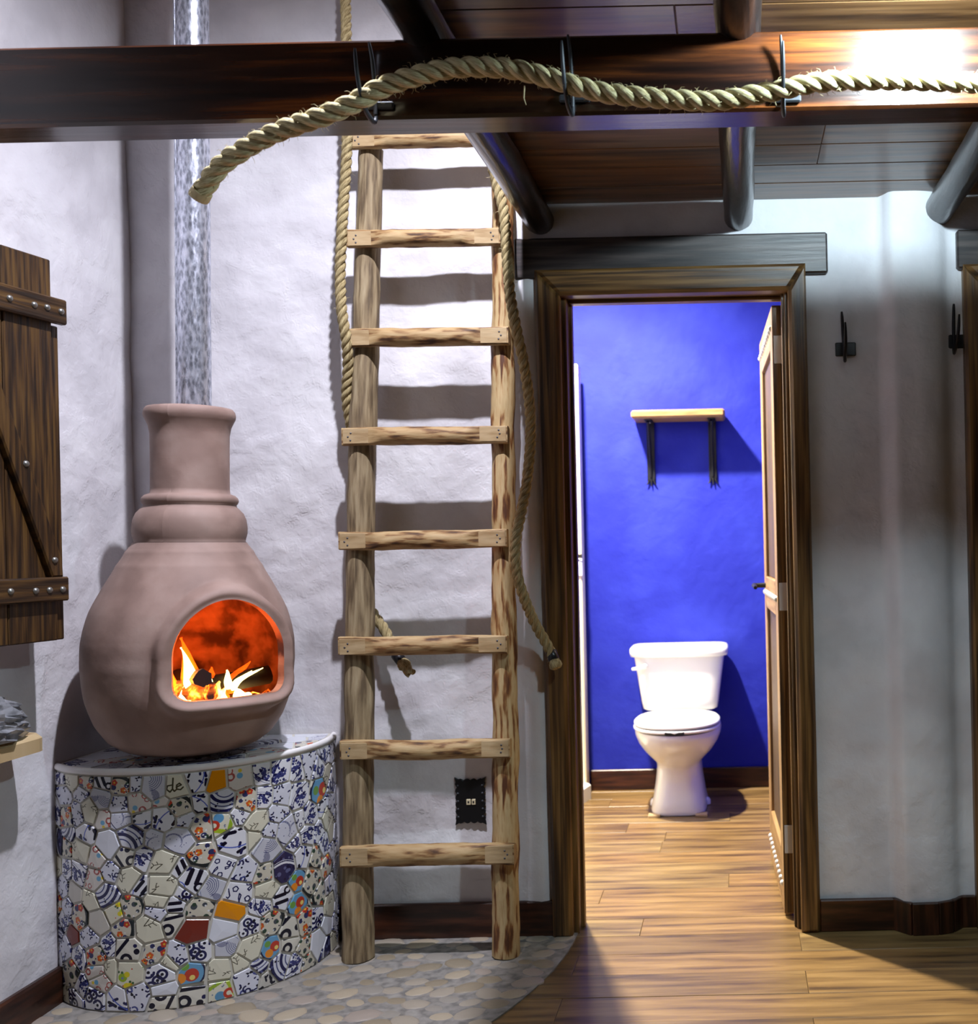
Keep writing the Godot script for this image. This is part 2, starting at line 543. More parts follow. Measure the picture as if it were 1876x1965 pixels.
func make_atlas() -> void:
	atlas = Image.create(CELL * 5, CELL * 5, true, Image.FORMAT_RGB8)
	var r := RandomNumberGenerator.new()
	r.seed = 4
	var white := c8(226, 227, 233)
	var cream := c8(218, 215, 194)
	var navy := c8(30, 31, 78)
	var ink := c8(18, 18, 38)
	var slate := c8(112, 118, 152)
	var red := c8(188, 62, 44)
	var green := c8(58, 92, 58)
	# 0 small blue floral
	ground(0, white)
	for i in 34:
		var p := Vector2(r.randf(), r.randf())
		for k in 7:
			dot(0, p.x + r.randf_range(-0.06, 0.06), p.y + r.randf_range(-0.06, 0.06), r.randf_range(0.015, 0.04), navy if k % 2 else c8(58, 64, 122))
	arc(0, 1.1, 1.1, 0.95, PI, PI * 1.5, 0.014, navy)
	arc(0, 1.1, 1.1, 1.02, PI, PI * 1.5, 0.008, slate)
	arc(0, -0.2, -0.1, 0.55, 0, PI * 0.5, 0.014, navy)
	# 1 bold blue scroll
	ground(1, white)
	for i in 5:
		var c := Vector2(r.randf_range(0.15, 0.85), r.randf_range(0.15, 0.85))
		arc(1, c.x, c.y, r.randf_range(0.08, 0.16), r.randf() * TAU, r.randf() * TAU + 3.0, 0.035, navy)
		dot(1, c.x, c.y, 0.045, ink)
	for i in 12:
		dot(1, r.randf(), r.randf(), r.randf_range(0.025, 0.06), ink if i % 2 else navy)
	arc(1, 0.5, 0.2, 0.72, 0.3, PI - 0.3, 0.016, navy)
	arc(1, 0.5, 0.2, 0.66, 0.3, PI - 0.3, 0.010, c8(82, 100, 190))
	# 2 shell fan
	ground(2, c8(206, 208, 220))
	for c in [Vector2(0.35, 0.6), Vector2(0.75, 0.35)]:
		for k in 7:
			var a := -PI * 0.9 + k * 0.32
			arc(2, c.x + cos(a) * 0.1, c.y + sin(a) * 0.1, 0.14, a - 0.7, a + 0.7, 0.008, slate)
		arc(2, c.x, c.y, 0.26, PI, TAU, 0.008, c8(88, 92, 130))
	for i in 14:
		dot(2, r.randf(), r.randf(), 0.014, c8(74, 78, 118))
	arc(2, 0.4, -0.1, 0.95, 0.3, PI - 0.4, 0.014, navy)
	# 3 cream with a few faint marks
	ground(3, cream)
	for i in 9:
		var p := Vector2(r.randf(), r.randf())
		stroke(3, [p, p + Vector2(r.randf_range(-0.08, 0.08), r.randf_range(-0.09, 0.02)), p + Vector2(r.randf_range(0.02, 0.12), r.randf_range(-0.05, 0.08)), p + Vector2(r.randf_range(0.05, 0.16), r.randf_range(-0.08, 0.05))], 0.011, c8(84, 80, 66))
	# 4 white with ink script
	ground(4, white)
	word(4, "jo ga", 0.08, 0.16, 0.27, 0.015, navy)
	word(4, "lo", 0.3, 0.5, 0.28, 0.015, navy)
	word(4, "rum", 0.3, 0.78, 0.24, 0.012, ink)
	# 5 and 22 bright flowers with a black rim
	for cell in [5, 22]:
		ground(cell, c8(208, 202, 184))
		for i in 16:
			dot(cell, r.randf(), r.randf(), r.randf_range(0.05, 0.1), c8(52, 72, 58) if i % 2 else (c8(70, 76, 84) if cell == 5 else c8(52, 56, 100)))
		for i in 5:
			var p := Vector2(r.randf(), r.randf())
			for k in 5:
				dot(cell, p.x + cos(k * 1.257) * 0.06, p.y + sin(k * 1.257) * 0.06, 0.05, c8(206, 92, 42) if (i + cell) % 2 else red)
			dot(cell, p.x, p.y, 0.035, c8(222, 168, 48))
		for i in 26:
			dot(cell, r.randf(), r.randf(), 0.025, c8(52, 50, 70) if i % 3 else white)
		arc(cell, 0.3, 0.5, 0.56, -1.3, 1.3, 0.06, c8(38, 44, 46))
	# 6 yellow, green and dotted
	ground(6, cream)
	for i in 10:
		dot(6, r.randf(), r.randf(), r.randf_range(0.06, 0.13), c8(222, 206, 40) if i % 3 else c8(150, 178, 52))
	for i in 12:
		dot(6, r.randf(), r.randf(), 0.035, c8(64, 100, 62) if i % 2 else c8(118, 130, 162))
	for i in 10:
		dot(6, r.randf(), r.randf(), 0.02, red)
	# 7 - 10 plain glazes
	ground(7, c8(222, 225, 234))
	ground(8, c8(204, 200, 190))
	ground(9, c8(224, 142, 14))
	ground(10, c8(122, 46, 34))
	# 11 heavy ink numerals
	ground(11, white)
	stroke(11, [Vector2(0.25, 0.4), Vector2(0.6, 0.36)], 0.06, ink)
	stroke(11, [Vector2(0.3, 0.62), Vector2(0.68, 0.58)], 0.06, ink)
	arc(11, 0.68, 0.25, 0.1, 0, 5.0, 0.035, ink)
	arc(11, 0.25, 0.8, 0.1, 2.0, 6.5, 0.04, navy)
	arc(11, 0.9, 0.75, 0.2, 1.5, 4.5, 0.014, c8(82, 100, 190))
	# 12 dark blue wash
	ground(12, c8(40, 42, 84))
	for i in 60:
		dot(12, r.randf(), r.randf(), r.randf_range(0.02, 0.06), c8(24, 24, 60) if i % 3 else c8(96, 100, 140))
	arc(12, 0.5, 0.1, 0.62, 0.3, 2.8, 0.05, white)
	arc(12, 0.5, 0.1, 0.64, 0.3, 2.8, 0.014, navy)
	# 13 red lace
	ground(13, c8(218, 212, 204))
	for i in 20:
		arc(13, r.randf(), r.randf(), r.randf_range(0.05, 0.1), r.randf() * TAU, r.randf() * TAU + 4.0, 0.016, c8(176, 76, 66) if i % 2 else c8(164, 84, 80))
	dot(13, 0.4, 0.6, 0.08, c8(110, 168, 204))
	dot(13, 0.3, 0.7, 0.05, c8(220, 196, 64))
	# 14 outlined blue flower
	ground(14, c8(206, 202, 186))
	dot(14, 0.5, 0.5, 0.36, c8(28, 32, 64))
	dot(14, 0.5, 0.5, 0.32, c8(104, 158, 196))
	dot(14, 0.58, 0.5, 0.15, red)
	dot(14, 0.4, 0.66, 0.12, c8(230, 140, 44))
	dot(14, 0.36, 0.38, 0.09, c8(112, 160, 74))
	dot(14, 0.62, 0.55, 0.06, c8(236, 214, 120))
	# 15 grey with big ink letters
	ground(15, c8(200, 197, 188))
	word(15, "a", 0.16, 0.5, 0.3, 0.036, ink)
	word(15, "l", 0.52, 0.3, 0.42, 0.036, ink)
	word(15, "r", 0.42, 0.22, 0.3, 0.03, ink)
	# 16 the one cream shard that reads "de"
	ground(16, cream)
	word(16, "de", 0.26, 0.24, 0.36, 0.020, c8(70, 66, 48))
	# 17 - 24 second versions
	ground(17, c8(216, 218, 230))
	for i in 20:
		var p := Vector2(r.randf(), r.randf())
		arc(17, p.x, p.y, r.randf_range(0.04, 0.09), r.randf() * TAU, r.randf() * TAU + 3.0, 0.022, navy if i % 3 else c8(70, 78, 140))
		dot(17, r.randf(), r.randf(), r.randf_range(0.015, 0.035), ink)
	stroke(17, [Vector2(0, 0.1), Vector2(1, 0.1)], 0.02, navy)
	stroke(17, [Vector2(0.1, 0), Vector2(0.1, 1)], 0.02, navy)
	ground(18, white)
	for i in 16:
		var p := Vector2(r.randf(), r.randf())
		stroke(18, [p, p + Vector2(r.randf_range(-0.2, 0.2), r.randf_range(-0.2, 0.2))], r.randf_range(0.025, 0.05), ink if i % 2 else navy)
	arc(18, 0.5, 1.2, 0.8, PI * 1.15, PI * 1.85, 0.016, c8(82, 100, 190))
	ground(19, c8(196, 198, 208))
	for k in 6:
		arc(19, 0.3, 0.7, 0.08 + k * 0.055, PI * 1.1, PI * 1.9, 0.010, c8(92, 96, 132))
		arc(19, 0.78, 0.5, 0.04 + k * 0.03, PI * 0.9, PI * 1.8, 0.009, c8(80, 84, 122))
	stroke(19, [Vector2(0.05, 0.95), Vector2(0.95, 0.9)], 0.018, navy)
	stroke(19, [Vector2(0.05, 0.87), Vector2(0.95, 0.82)], 0.008, slate)
	ground(20, cream)
	word(20, "um", 0.12, 0.1, 0.34, 0.018, c8(52, 50, 56))
	word(20, "ra", 0.3, 0.5, 0.34, 0.018, c8(52, 50, 56))
	ground(21, c8(216, 213, 200))
	arc(21, 0.35, 0.35, 0.14, 0, TAU, 0.05, ink)
	stroke(21, [Vector2(0.65, 0.15), Vector2(0.8, 0.75)], 0.05, ink)
	dot(21, 0.35, 0.75, 0.09, ink)
	dot(21, 0.52, 0.82, 0.06, navy)
	ground(23, cream)
	stroke(23, [Vector2(0, 0.25), Vector2(1, 0.2)], 0.07, c8(168, 190, 52))
	stroke(23, [Vector2(0.2, 0), Vector2(0.3, 1)], 0.06, c8(150, 178, 52))
	for i in 24:
		dot(23, r.randf(), r.randf(), 0.022, c8(88, 70, 90) if i % 2 else c8(120, 132, 160))
	dot(23, 0.65, 0.6, 0.15, c8(92, 148, 188))
	arc(23, 0.7, 0.35, 0.12, 0, 5.0, 0.045, red)
	ground(24, c8(214, 216, 226))
	for k in 5:
		arc(24, 0.2, 0.1, 0.3 + k * 0.15, 0, PI * 0.6, 0.05 if k % 2 else 0.018, navy if k % 2 else c8(60, 66, 120))
	for i in 24:
		dot(24, r.randf(), r.randf(), r.randf_range(0.02, 0.05), ink if i % 2 else c8(74, 80, 130))
	atlas.generate_mipmaps()
	var m := StandardMaterial3D.new()
	m.albedo_texture = ImageTexture.create_from_image(atlas)
	m.roughness = 0.22
	m.metallic_specular = 0.5
	M.mosaic = m

# ------------------------------------------------------------------ the room
func bump_at(x: float, y: float) -> float:
	# rounded pier beside the bathroom door, a soft ridge beside its casing, trowel waves everywhere
	var o := 0.004 * n_soft.get_noise_2d(x * 10.0, y * 10.0) + 0.0030 * n_fine.get_noise_2d(x * 10.0, y * 10.0)
	var wild := smoothstep(-0.5, -0.9, x)
	o += wild * (0.006 * n_soft.get_noise_2d(x * 16.0 + 40.0, y * 16.0) + 0.0045 * n_stroke.get_noise_2d((x + y * 0.6) * 10.0, (y - x * 0.4) * 22.0))
	var t := (x - 0.485) / 0.205
	if t > 0.0 and t < 1.0:
		var up := minf(1.0, t / 0.16)
		var down := minf(1.0, (1.0 - t) / 0.55)
		o += 0.054 * sin(up * PI * 0.5) * sqrt(sin(down * PI * 0.5))
	elif t >= 1.0 and t < 1.06:
		o -= 0.012
	o += 0.02 * smoothstep(-0.74, -0.635, x) * smoothstep(-0.598, -0.632, x)
	return o

func wall_face(b: Mb, x0: float, x1: float, y0: float, y1: float, step: float) -> void:
	var nx := int(ceil((x1 - x0) / step))
	var ny := int(ceil((y1 - y0) / step))
	var prev := PackedVector3Array()
	for j in ny + 1:
		var row := PackedVector3Array()
		for i in nx + 1:
			var x := lerpf(x0, x1, float(i) / nx)
			var y := lerpf(y0, y1, float(j) / ny)
			row.append(Vector3(x, y, WALL_Z + bump_at(x, y)))
		if j > 0:
			for i in nx:
				b.quad(prev[i], prev[i + 1], row[i + 1], row[i], Vector2.ZERO, Vector2.ZERO, Vector2.ZERO, Vector2.ZERO, Vector3.BACK, 1)
		prev = row

func side_face(b: Mb, z0: float, z1: float, y0: float, y1: float, step: float) -> void:
	var nz := int(ceil((z1 - z0) / step))
	var ny := int(ceil((y1 - y0) / step))
	var prev := PackedVector3Array()
	for j in ny + 1:
		var row := PackedVector3Array()
		for i in nz + 1:
			var z := lerpf(z0, z1, float(i) / nz)
			var y := lerpf(y0, y1, float(j) / ny)
			var o := 0.005 * n_soft.get_noise_2d(z * 12.0 + 90.0, y * 12.0) + 0.003 * n_fine.get_noise_2d(z * 10.0, y * 10.0 + 50.0)
			row.append(Vector3(LEFT_X + o, y, z))
		if j > 0:
			for i in nz:
				b.quad(prev[i], prev[i + 1], row[i + 1], row[i], Vector2.ZERO, Vector2.ZERO, Vector2.ZERO, Vector2.ZERO, Vector3.RIGHT, 1)
		prev = row

func build_walls() -> void:
	var b := Mb.new()
	wall_face(b, -1.93, -0.555, 0.0, 4.3, 0.014)
	wall_face(b, -0.555, 0.20, 2.07, 4.3, 0.03)
	wall_face(b, 0.20, 0.80, 0.0, 4.3, 0.014)
	wall_face(b, 0.80, 1.62, 2.05, 4.3, 0.05)
	wall_face(b, 1.62, 3.60, 0.0, 4.3, 0.05)
	b.box(Vector3(-1.295, 2.15, -3.37), Vector3(1.49, 4.3, 0.10), 0.0)
	b.box(Vector3(-0.175, 3.18, -3.37), Vector3(0.76, 2.24, 0.10), 0.0)
	b.box(Vector3(0.508, 2.15, -3.37), Vector3(0.62, 4.3, 0.10), 0.0)
	b.box(Vector3(1.21, 3.18, -3.37), Vector3(0.79, 2.24, 0.10), 0.0)
	b.box(Vector3(2.62, 2.15, -3.37), Vector3(2.04, 4.3, 0.10), 0.0)
	shell("wall_back", b.done(), M.wall)
	var l := Mb.new()
	side_face(l, -3.31, 2.5, 0.0, 4.3, 0.03)
	l.box(Vector3(LEFT_X - 0.08, 2.15, -0.4), Vector3(0.12, 4.3, 6.0), 0.0)
	shell("wall_side", l.done(), M.wall)
	shell("wall_right", box_mesh(Vector3(3.65, 2.15, -0.4), Vector3(0.1, 4.3, 6.0), 0.0), M.deck)
	shell("wall_front", box_mesh(Vector3(0.85, 2.15, 2.55), Vector3(5.7, 4.3, 0.1), 0.0), M.deck)
	# bathroom shell
	shell("wall_bathroom_back", box_mesh(Vector3(-0.35, 1.75, BATH_Z - 0.05), Vector3(2.7, 3.5, 0.1), 0.0), M.blue)
	shell("wall_bathroom_side", box_mesh(Vector3(0.90, 1.75, -4.34), Vector3(0.1, 3.5, 1.84), 0.0), M.blue)
	shell("wall_bathroom_shower", box_mesh(Vector3(-1.75, 1.75, -4.34), Vector3(0.1, 3.5, 1.84), 0.0), M.curb)
	shell("wall_bathroom_front", box_mesh(Vector3(-1.13, 1.75, -3.43), Vector3(1.14, 3.5, 0.016), 0.0), M.blue)
	shell("ceiling_bathroom", box_mesh(Vector3(-0.4, 3.55, -4.34), Vector3(2.7, 0.1, 1.9), 0.0), M.curb)
	# shower partition with its curb and one broken painted tile
	var sh := structure("wall_partition")
	part("panel", box_mesh(Vector3(-1.228, 1.072, -5.14), Vector3(0.94, 2.144, 0.10), 0.006), M.shower, sh)
	var cp := Mb.new()
	cp.xf = Transform3D(Basis(Vector3.RIGHT, -PI / 2), Vector3.ZERO)
	cp.prism(PackedVector2Array([Vector2(-1.7, 5.10), Vector2(-1.7, 4.80), Vector2(-0.795, 4.82), Vector2(-0.735, 5.08), Vector2(-0.75, 5.10)]), 0.0, 0.075, 0.008)
	part("curb", cp.done(), M.curb, sh)
	var bt := Mb.new()
	bt.uvo = Vector2(0.1, 0.1) + Vector2(0.8, -1.0)
	bt.box(Vector3(-0.774, 1.14, -5.088), Vector3(0.038, 0.085, 0.012), 0.002)
	part("painted_tile", bt.done(), M.mosaic, sh)
	part("chipped_edge", box_mesh(Vector3(-0.766, 1.196, -5.089), Vector3(0.02, 0.016, 0.012), 0.002), M.dark, sh)

func build_floor() -> void:
	var fl := structure("floor")
	part("subfloor", box_mesh(Vector3(0.8, -0.07, -1.45), Vector3(5.8, 0.1, 8.0), 0.0), M.dark, fl)
	var zs := -5.356
	var row := 0
	while zs < 2.4:
		var w := 0.1485
		var x := -1.75 if zs < -3.42 else -1.9
		var xe := 0.86 if zs < -3.5 else 3.58
		var off := [0.175, -0.33, 0.62, 0.178, -0.05, 0.75]
		# joints where the photo shows them, else staggered
		var zc := -(zs + w * 0.5)
		var first: float = off[row % 6]
		if absf(zc - 4.36) < 0.06:
			first = -0.323
		elif absf(zc - 3.2) < 0.08 or absf(zc - 2.90) < 0.08 or absf(zc - 2.6) < 0.08:
			first = 0.176
		elif zc < 3.3:
			first = 0.75
		var joints: Array[float] = [x]
		var j: float = first
		while j > x + 0.35:
			j -= 1.25
		j += 1.25
		while j < xe - 0.2:
			if j > x + 0.1:
				joints.append(j)
			j += 1.25
		joints.append(xe)
		for k in joints.size() - 1:
			var a := joints[k]
			var e := joints[k + 1]
			if zs > -3.42:
				var near := absf(zs + w + 3.3)
				var edge := -1.9 if near > 1.44 else -1.98 + sqrt(1.45 * 1.45 - near * near) - 0.12
				a = maxf(a, edge)
				if e < a + 0.05:
					continue
			var b := Mb.new()
			b.uvo = Vector2(rng.randf() * 4.0, rng.randf() * 4.0)
			b.box(Vector3((a + e) * 0.5, -0.01 + rng.randf_range(-0.0006, 0.0006), zs + w * 0.5), Vector3(e - a - 0.001, 0.02, w - 0.001), 0.001, 0)
			part("plank", b.done(), M.plank[rng.randi() % 4], fl)
		zs += w
		row += 1
	# pebble hearth: a quarter round in the corner, flat sliced stones in grey grout
	var c := Vector2(-1.98, -3.30)
	var rad := 1.45
	var poly := PackedVector2Array([Vector2(-1.93, -3.31)])
	for i in 33:
		var a := -0.002 + (PI * 0.5) * i / 32.0
		poly.append(Vector2(maxf(-1.93, c.x + cos(a) * rad), c.y + sin(a) * rad))
	var bed := Mb.new()
	bed.xf = Transform3D(Basis(Vector3.RIGHT, PI / 2), Vector3.ZERO)
	var bp := PackedVector2Array()
	for p in poly:
		bp.append(p)
	bed.prism(bp, -0.004, 0.03, 0.0)
	part("grout_bed", bed.done(), M.bed, fl)
	var spots: Array[Vector3] = []
	var tries := 0
	while tries < 9000 and spots.size() < 285:
		tries += 1
		var p := Vector2(rng.randf_range(-1.9, -0.53), rng.randf_range(-3.28, -2.42))
		var s := rng.randf_range(0.028, 0.047)
		if p.distance_to(c) > rad - s * 0.8 or p.distance_to(Vector2(-1.66, -3.18)) < 0.385 + s * 0.4:
			continue
		var ok := true
		for q in spots:
			if Vector2(q.x, q.y).distance_to(p) < (q.z + s) * 0.86:
				ok = false
				break
		if ok:
			spots.append(Vector3(p.x, p.y, s))
	var kinds: Array[ArrayMesh] = []
	for k in 9:
		var b := Mb.new()
		var n := 11
		var ph := rng.randf() * 10.0
		var out := PackedVector2Array()
		for i in n:
			var a := TAU * i / n
			var r := 1.0 + 0.16 * n_fine.get_noise_2d(cos(a) * 22.0 + ph * 9.0, sin(a) * 22.0 + ph)
			out.append(Vector2(cos(a) * r * 1.14, sin(a) * r * 0.82))
		for i in n:
			var j2 := (i + 1) % n
			var lv := [[1.0, 0.0], [0.96, 0.13], [0.78, 0.2]]
			for q in 2:
				var l0: Array = lv[q]
				var l1: Array = lv[q + 1]
				var a3 := Vector3(out[i].x * l0[0], l0[1], out[i].y * l0[0])
				var b3 := Vector3(out[j2].x * l0[0], l0[1], out[j2].y * l0[0])
				var c3 := Vector3(out[j2].x * l1[0], l1[1], out[j2].y * l1[0])
				var d3 := Vector3(out[i].x * l1[0], l1[1], out[i].y * l1[0])
				b.quad(a3, b3, c3, d3, Vector2.ZERO, Vector2.ZERO, Vector2.ZERO, Vector2.ZERO, Vector3(a3.x, 0.5, a3.z), 1)
			b.tri(Vector3(0, 0.23, 0), Vector3(out[i].x * 0.78, 0.2, out[i].y * 0.78), Vector3(out[j2].x * 0.78, 0.2, out[j2].y * 0.78), Vector2.ZERO, Vector2.ZERO, Vector2.ZERO, Vector3.UP, 1)
		kinds.append(b.done())
	for s in spots:
		var o := part("pebble", kinds[rng.randi() % 9], M.stone[rng.randi() % 5], fl)
		var sz := s.z * rng.randf_range(0.92, 1.06)
		o.transform = Transform3D(Basis(Vector3.UP, rng.randf_range(-0.7, 0.7)).scaled(Vector3(sz, sz * 0.9, sz)), Vector3(s.x, -0.0005, s.y))

func deck_board(parent: Node3D, x0: float, x1: float, z0: float, w: float) -> void:
	var b := Mb.new()
	b.uvo = Vector2(rng.randf() * 4.0, rng.randf() * 4.0)
	b.box(Vector3((x0 + x1) * 0.5, DECK_Y + 0.014 + rng.randf_range(0.0, 0.0015), z0 + w * 0.5), Vector3(x1 - x0 - 0.001, 0.028, w - 0.0015), 0.002, 0)
	part("board", b.done(), M.deck, parent)

func build_ceiling() -> void:
	var ce := structure("ceiling")
	part("roof", box_mesh(Vector3(0.85, 4.35, -0.4), Vector3(5.7, 0.1, 6.0), 0.0, 0), M.deck, ce)
	var z := -3.30
	var k := 0
	while z < 2.4:
		var j: float = 0.262 if k == 2 or k == 3 else [1.2, 0.7, 1.9, -0.1][k % 4]
		deck_board(ce, -0.652, j, z, 0.1485)
		deck_board(ce, j, 3.58, z, 0.1485)
		z += 0.15
		k += 1

func build_trim() -> void:
	# baseboards
	shell("baseboard_back", box_mesh(Vector3(-0.96, 0.058, -3.287), Vector3(0.72, 0.112, 0.018), 0.004), M.base)
	var lb := Mb.new()
	lb.box(Vector3(-1.906, 0.05, -2.05), Vector3(0.022, 0.104, 1.66), 0.006)
	shell("baseboard_side", lb.done(), M.base)
	var rb := structure("baseboard_right")
	part("board", box_mesh(Vector3(0.365, 0.05, -3.283), Vector3(0.24, 0.10, 0.02), 0.003), M.base, rb)
	for q in [[0.478, -3.286, 0.53, -3.231], [0.53, -3.231, 0.612, -3.233], [0.612, -3.233, 0.66, -3.252], [0.66, -3.252, 0.694, -3.290]]:
		var a := Vector3(q[0], 0.05, q[1])
		var e := Vector3(q[2], 0.05, q[3])
		var o := part("board", box_mesh(Vector3.ZERO, Vector3(a.distance_to(e), 0.10, 0.018), 0.002), M.base, rb)
		o.position = (a + e) * 0.5
		o.rotation.y = -atan2(e.z - a.z, e.x - a.x)
	part("board", box_mesh(Vector3(0.715, 0.05, -3.292), Vector3(0.055, 0.10, 0.018), 0.003), M.base, rb)
	shell("baseboard_bathroom", box_mesh(Vector3(0.045, 0.052, -5.25), Vector3(1.61, 0.104, 0.02), 0.004), M.base)
	# bathroom door casing: mitred boards, jambs behind them, a stop strip
	var tr := structure("trim_1")
	var cs := [
		[Vector2(-0.603, 0.0), Vector2(-0.541, 0.0), Vector2(-0.540, 2.036), Vector2(-0.617, 2.119)],
		[Vector2(0.185, 0.0), Vector2(0.245, 0.0), Vector2(0.242, 2.122), Vector2(0.185, 2.038)],
		[Vector2(-0.617, 2.119), Vector2(-0.540, 2.036), Vector2(0.185, 2.038), Vector2(0.242, 2.122)],
	]
	for i in 3:
		var b := Mb.new()
		b.uvo = Vector2(rng.randf() * 3.0, rng.randf() * 3.0)
		b.prism(PackedVector2Array(cs[i]), -3.315, -3.262, 0.011, i < 2)
		part("casing_board", b.done(), M.casing, tr)
	part("jamb", box_mesh(Vector3(-0.538, 1.02, -3.37), Vector3(0.026, 2.05, 0.128), 0.003), M.casing, tr)
	part("jamb", box_mesh(Vector3(0.186, 1.02, -3.37), Vector3(0.026, 2.05, 0.128), 0.003), M.casing, tr)
	part("jamb", box_mesh(Vector3(-0.176, 2.05, -3.37), Vector3(0.70, 0.022, 0.128), 0.003), M.casing, tr)
	part("door_stop", box_mesh(Vector3(-0.522, 1.02, -3.375), Vector3(0.014, 2.04, 0.03), 0.002), M.casing, tr)
	part("door_stop", box_mesh(Vector3(0.171, 1.02, -3.335), Vector3(0.012, 2.04, 0.03), 0.002), M.casing, tr)
	part("door_stop", box_mesh(Vector3(-0.176, 2.034, -3.36), Vector3(0.69, 0.014, 0.03), 0.002), M.casing, tr)
	# the next doorway, of which only the edge shows
	var t2 := structure("trim_2")
	var c2 := [
		[Vector2(0.742, 0.0), Vector2(0.812, 0.0), Vector2(0.812, 2.036), Vector2(0.742, 2.108)],
		[Vector2(1.61, 0.0), Vector2(1.68, 0.0), Vector2(1.68, 2.108), Vector2(1.61, 2.036)],
		[Vector2(0.742, 2.108), Vector2(0.812, 2.036), Vector2(1.61, 2.036), Vector2(1.68, 2.108)],
	]
	for i in 3:
		var b := Mb.new()
		b.uvo = Vector2(rng.randf() * 3.0, rng.randf() * 3.0)
		b.prism(PackedVector2Array(c2[i]), -3.315, -3.262, 0.011, i < 2)
		part("casing_board", b.done(), M.casing, t2)
	shell("door_2", box_mesh(Vector3(1.21, 1.02, -3.36), Vector3(0.80, 2.05, 0.04), 0.004), M.door_dark)
	# lintels
	var l1 := MeshInstance3D.new()
	l1.name = "lintel"
	l1.mesh = box_mesh(Vector3(-0.185, 2.157, -3.325), Vector3(0.998, 0.130, 0.10), 0.006)
	l1.material_override = M.lintel
	add_child(l1)
	tag(l1, "dark grey-black rough wooden lintel over the open bathroom doorway", "lintel")
	var l2 := MeshInstance3D.new()
	l2.name = "lintel_001"
	l2.mesh = box_mesh(Vector3(1.25, 2.158, -3.325), Vector3(1.05, 0.124, 0.10), 0.006)
	l2.material_override = M.lintel
	add_child(l2)
	tag(l2, "dark brown lintel end above the door casing cut off by the picture edge", "lintel")

func build_timbers() -> void:
	var b := Mb.new()
	b.uvo = Vector2(0.31, 0.2)
	b.box(Vector3(0.83, 2.1755, -2.0925), Vector3(5.48, 0.159, 0.085), 0.006)
	var beam := MeshInstance3D.new()
	beam.name = "ceiling_beam"
	beam.mesh = b.done()
	beam.material_override = M.beam
	add_child(beam)
	tag(beam, "long glossy red-brown varnished beam crossing the room, rope hung along it", "beam")
	var labels := ["dark round log joist at the loft's open edge above the ladder", "dark round log joist meeting the wall above the bathroom doorway", "dark round log joist meeting the wall near the two iron wall hooks"]
	var xs := [-0.603, 0.031, 0.672]
	for i in 3:
		var pts := PackedVector3Array()
		var rr := PackedFloat32Array()
		for k in 53:
			var z := -3.33 + k * 0.11
			pts.append(Vector3(xs[i] + 0.006 * n_fine.get_noise_2d(z * 4.0, i * 31.0), 2.2835 + 0.002 * n_fine.get_noise_2d(z * 5.0 + 60.0, i * 17.0), z))
			rr.append(0.0465)
		var t := Mb.new()
		t.uvo = Vector2(i * 1.3, i * 0.7)
		t.tube(pts, rr, 24, true, 0.0035, n_fine)
		var o := MeshInstance3D.new()
		o.name = numbered("log_joist")
		o.mesh = t.done()
		o.material_override = M.viga
		add_child(o)
		tag(o, labels[i], "joist", "round log joists under the loft")

# ------------------------------------------------------------------ mosaic plinth
const PL := Vector2(-1.66, -3.18)
const PL_R := 0.385
const PL_H := 0.66

func voronoi(seeds: Array, box_poly: PackedVector2Array) -> Array:
	var cells := []
	var ws := PackedFloat32Array()
	for i in seeds.size():
		ws.append(rng.randf() * 0.0011)
	for i in seeds.size():
		var poly := box_poly
		var p: Vector2 = seeds[i]
		for j in seeds.size():
			if i == j:
				continue
			var q: Vector2 = seeds[j]
			if p.distance_to(q) > 0.26:
				continue
			var nrm := (q - p)
			var m := (p + q) * 0.5 + nrm * clampf((ws[i] - ws[j]) / (2.0 * nrm.length_squared()), -0.3, 0.3)
			var res := PackedVector2Array()
			for k in poly.size():
				var a := poly[k]
				var b := poly[(k + 1) % poly.size()]
				var da := (a - m).dot(nrm)
				var db := (b - m).dot(nrm)
				if da <= 0.0:
					res.append(a)
				if (da < 0.0 and db > 0.0) or (da > 0.0 and db < 0.0):
					res.append(a.lerp(b, da / (da - db)))
			poly = res
			if poly.size() < 3:
				break
		cells.append(poly)
	return cells

func clean_poly(p: PackedVector2Array, least: float) -> PackedVector2Array:
	var r := PackedVector2Array()
	for v in p:
		if r.is_empty() or r[r.size() - 1].distance_to(v) > least:
			r.append(v)
	while r.size() > 3 and r[0].distance_to(r[r.size() - 1]) < least:
		r.remove_at(r.size() - 1)
	return r

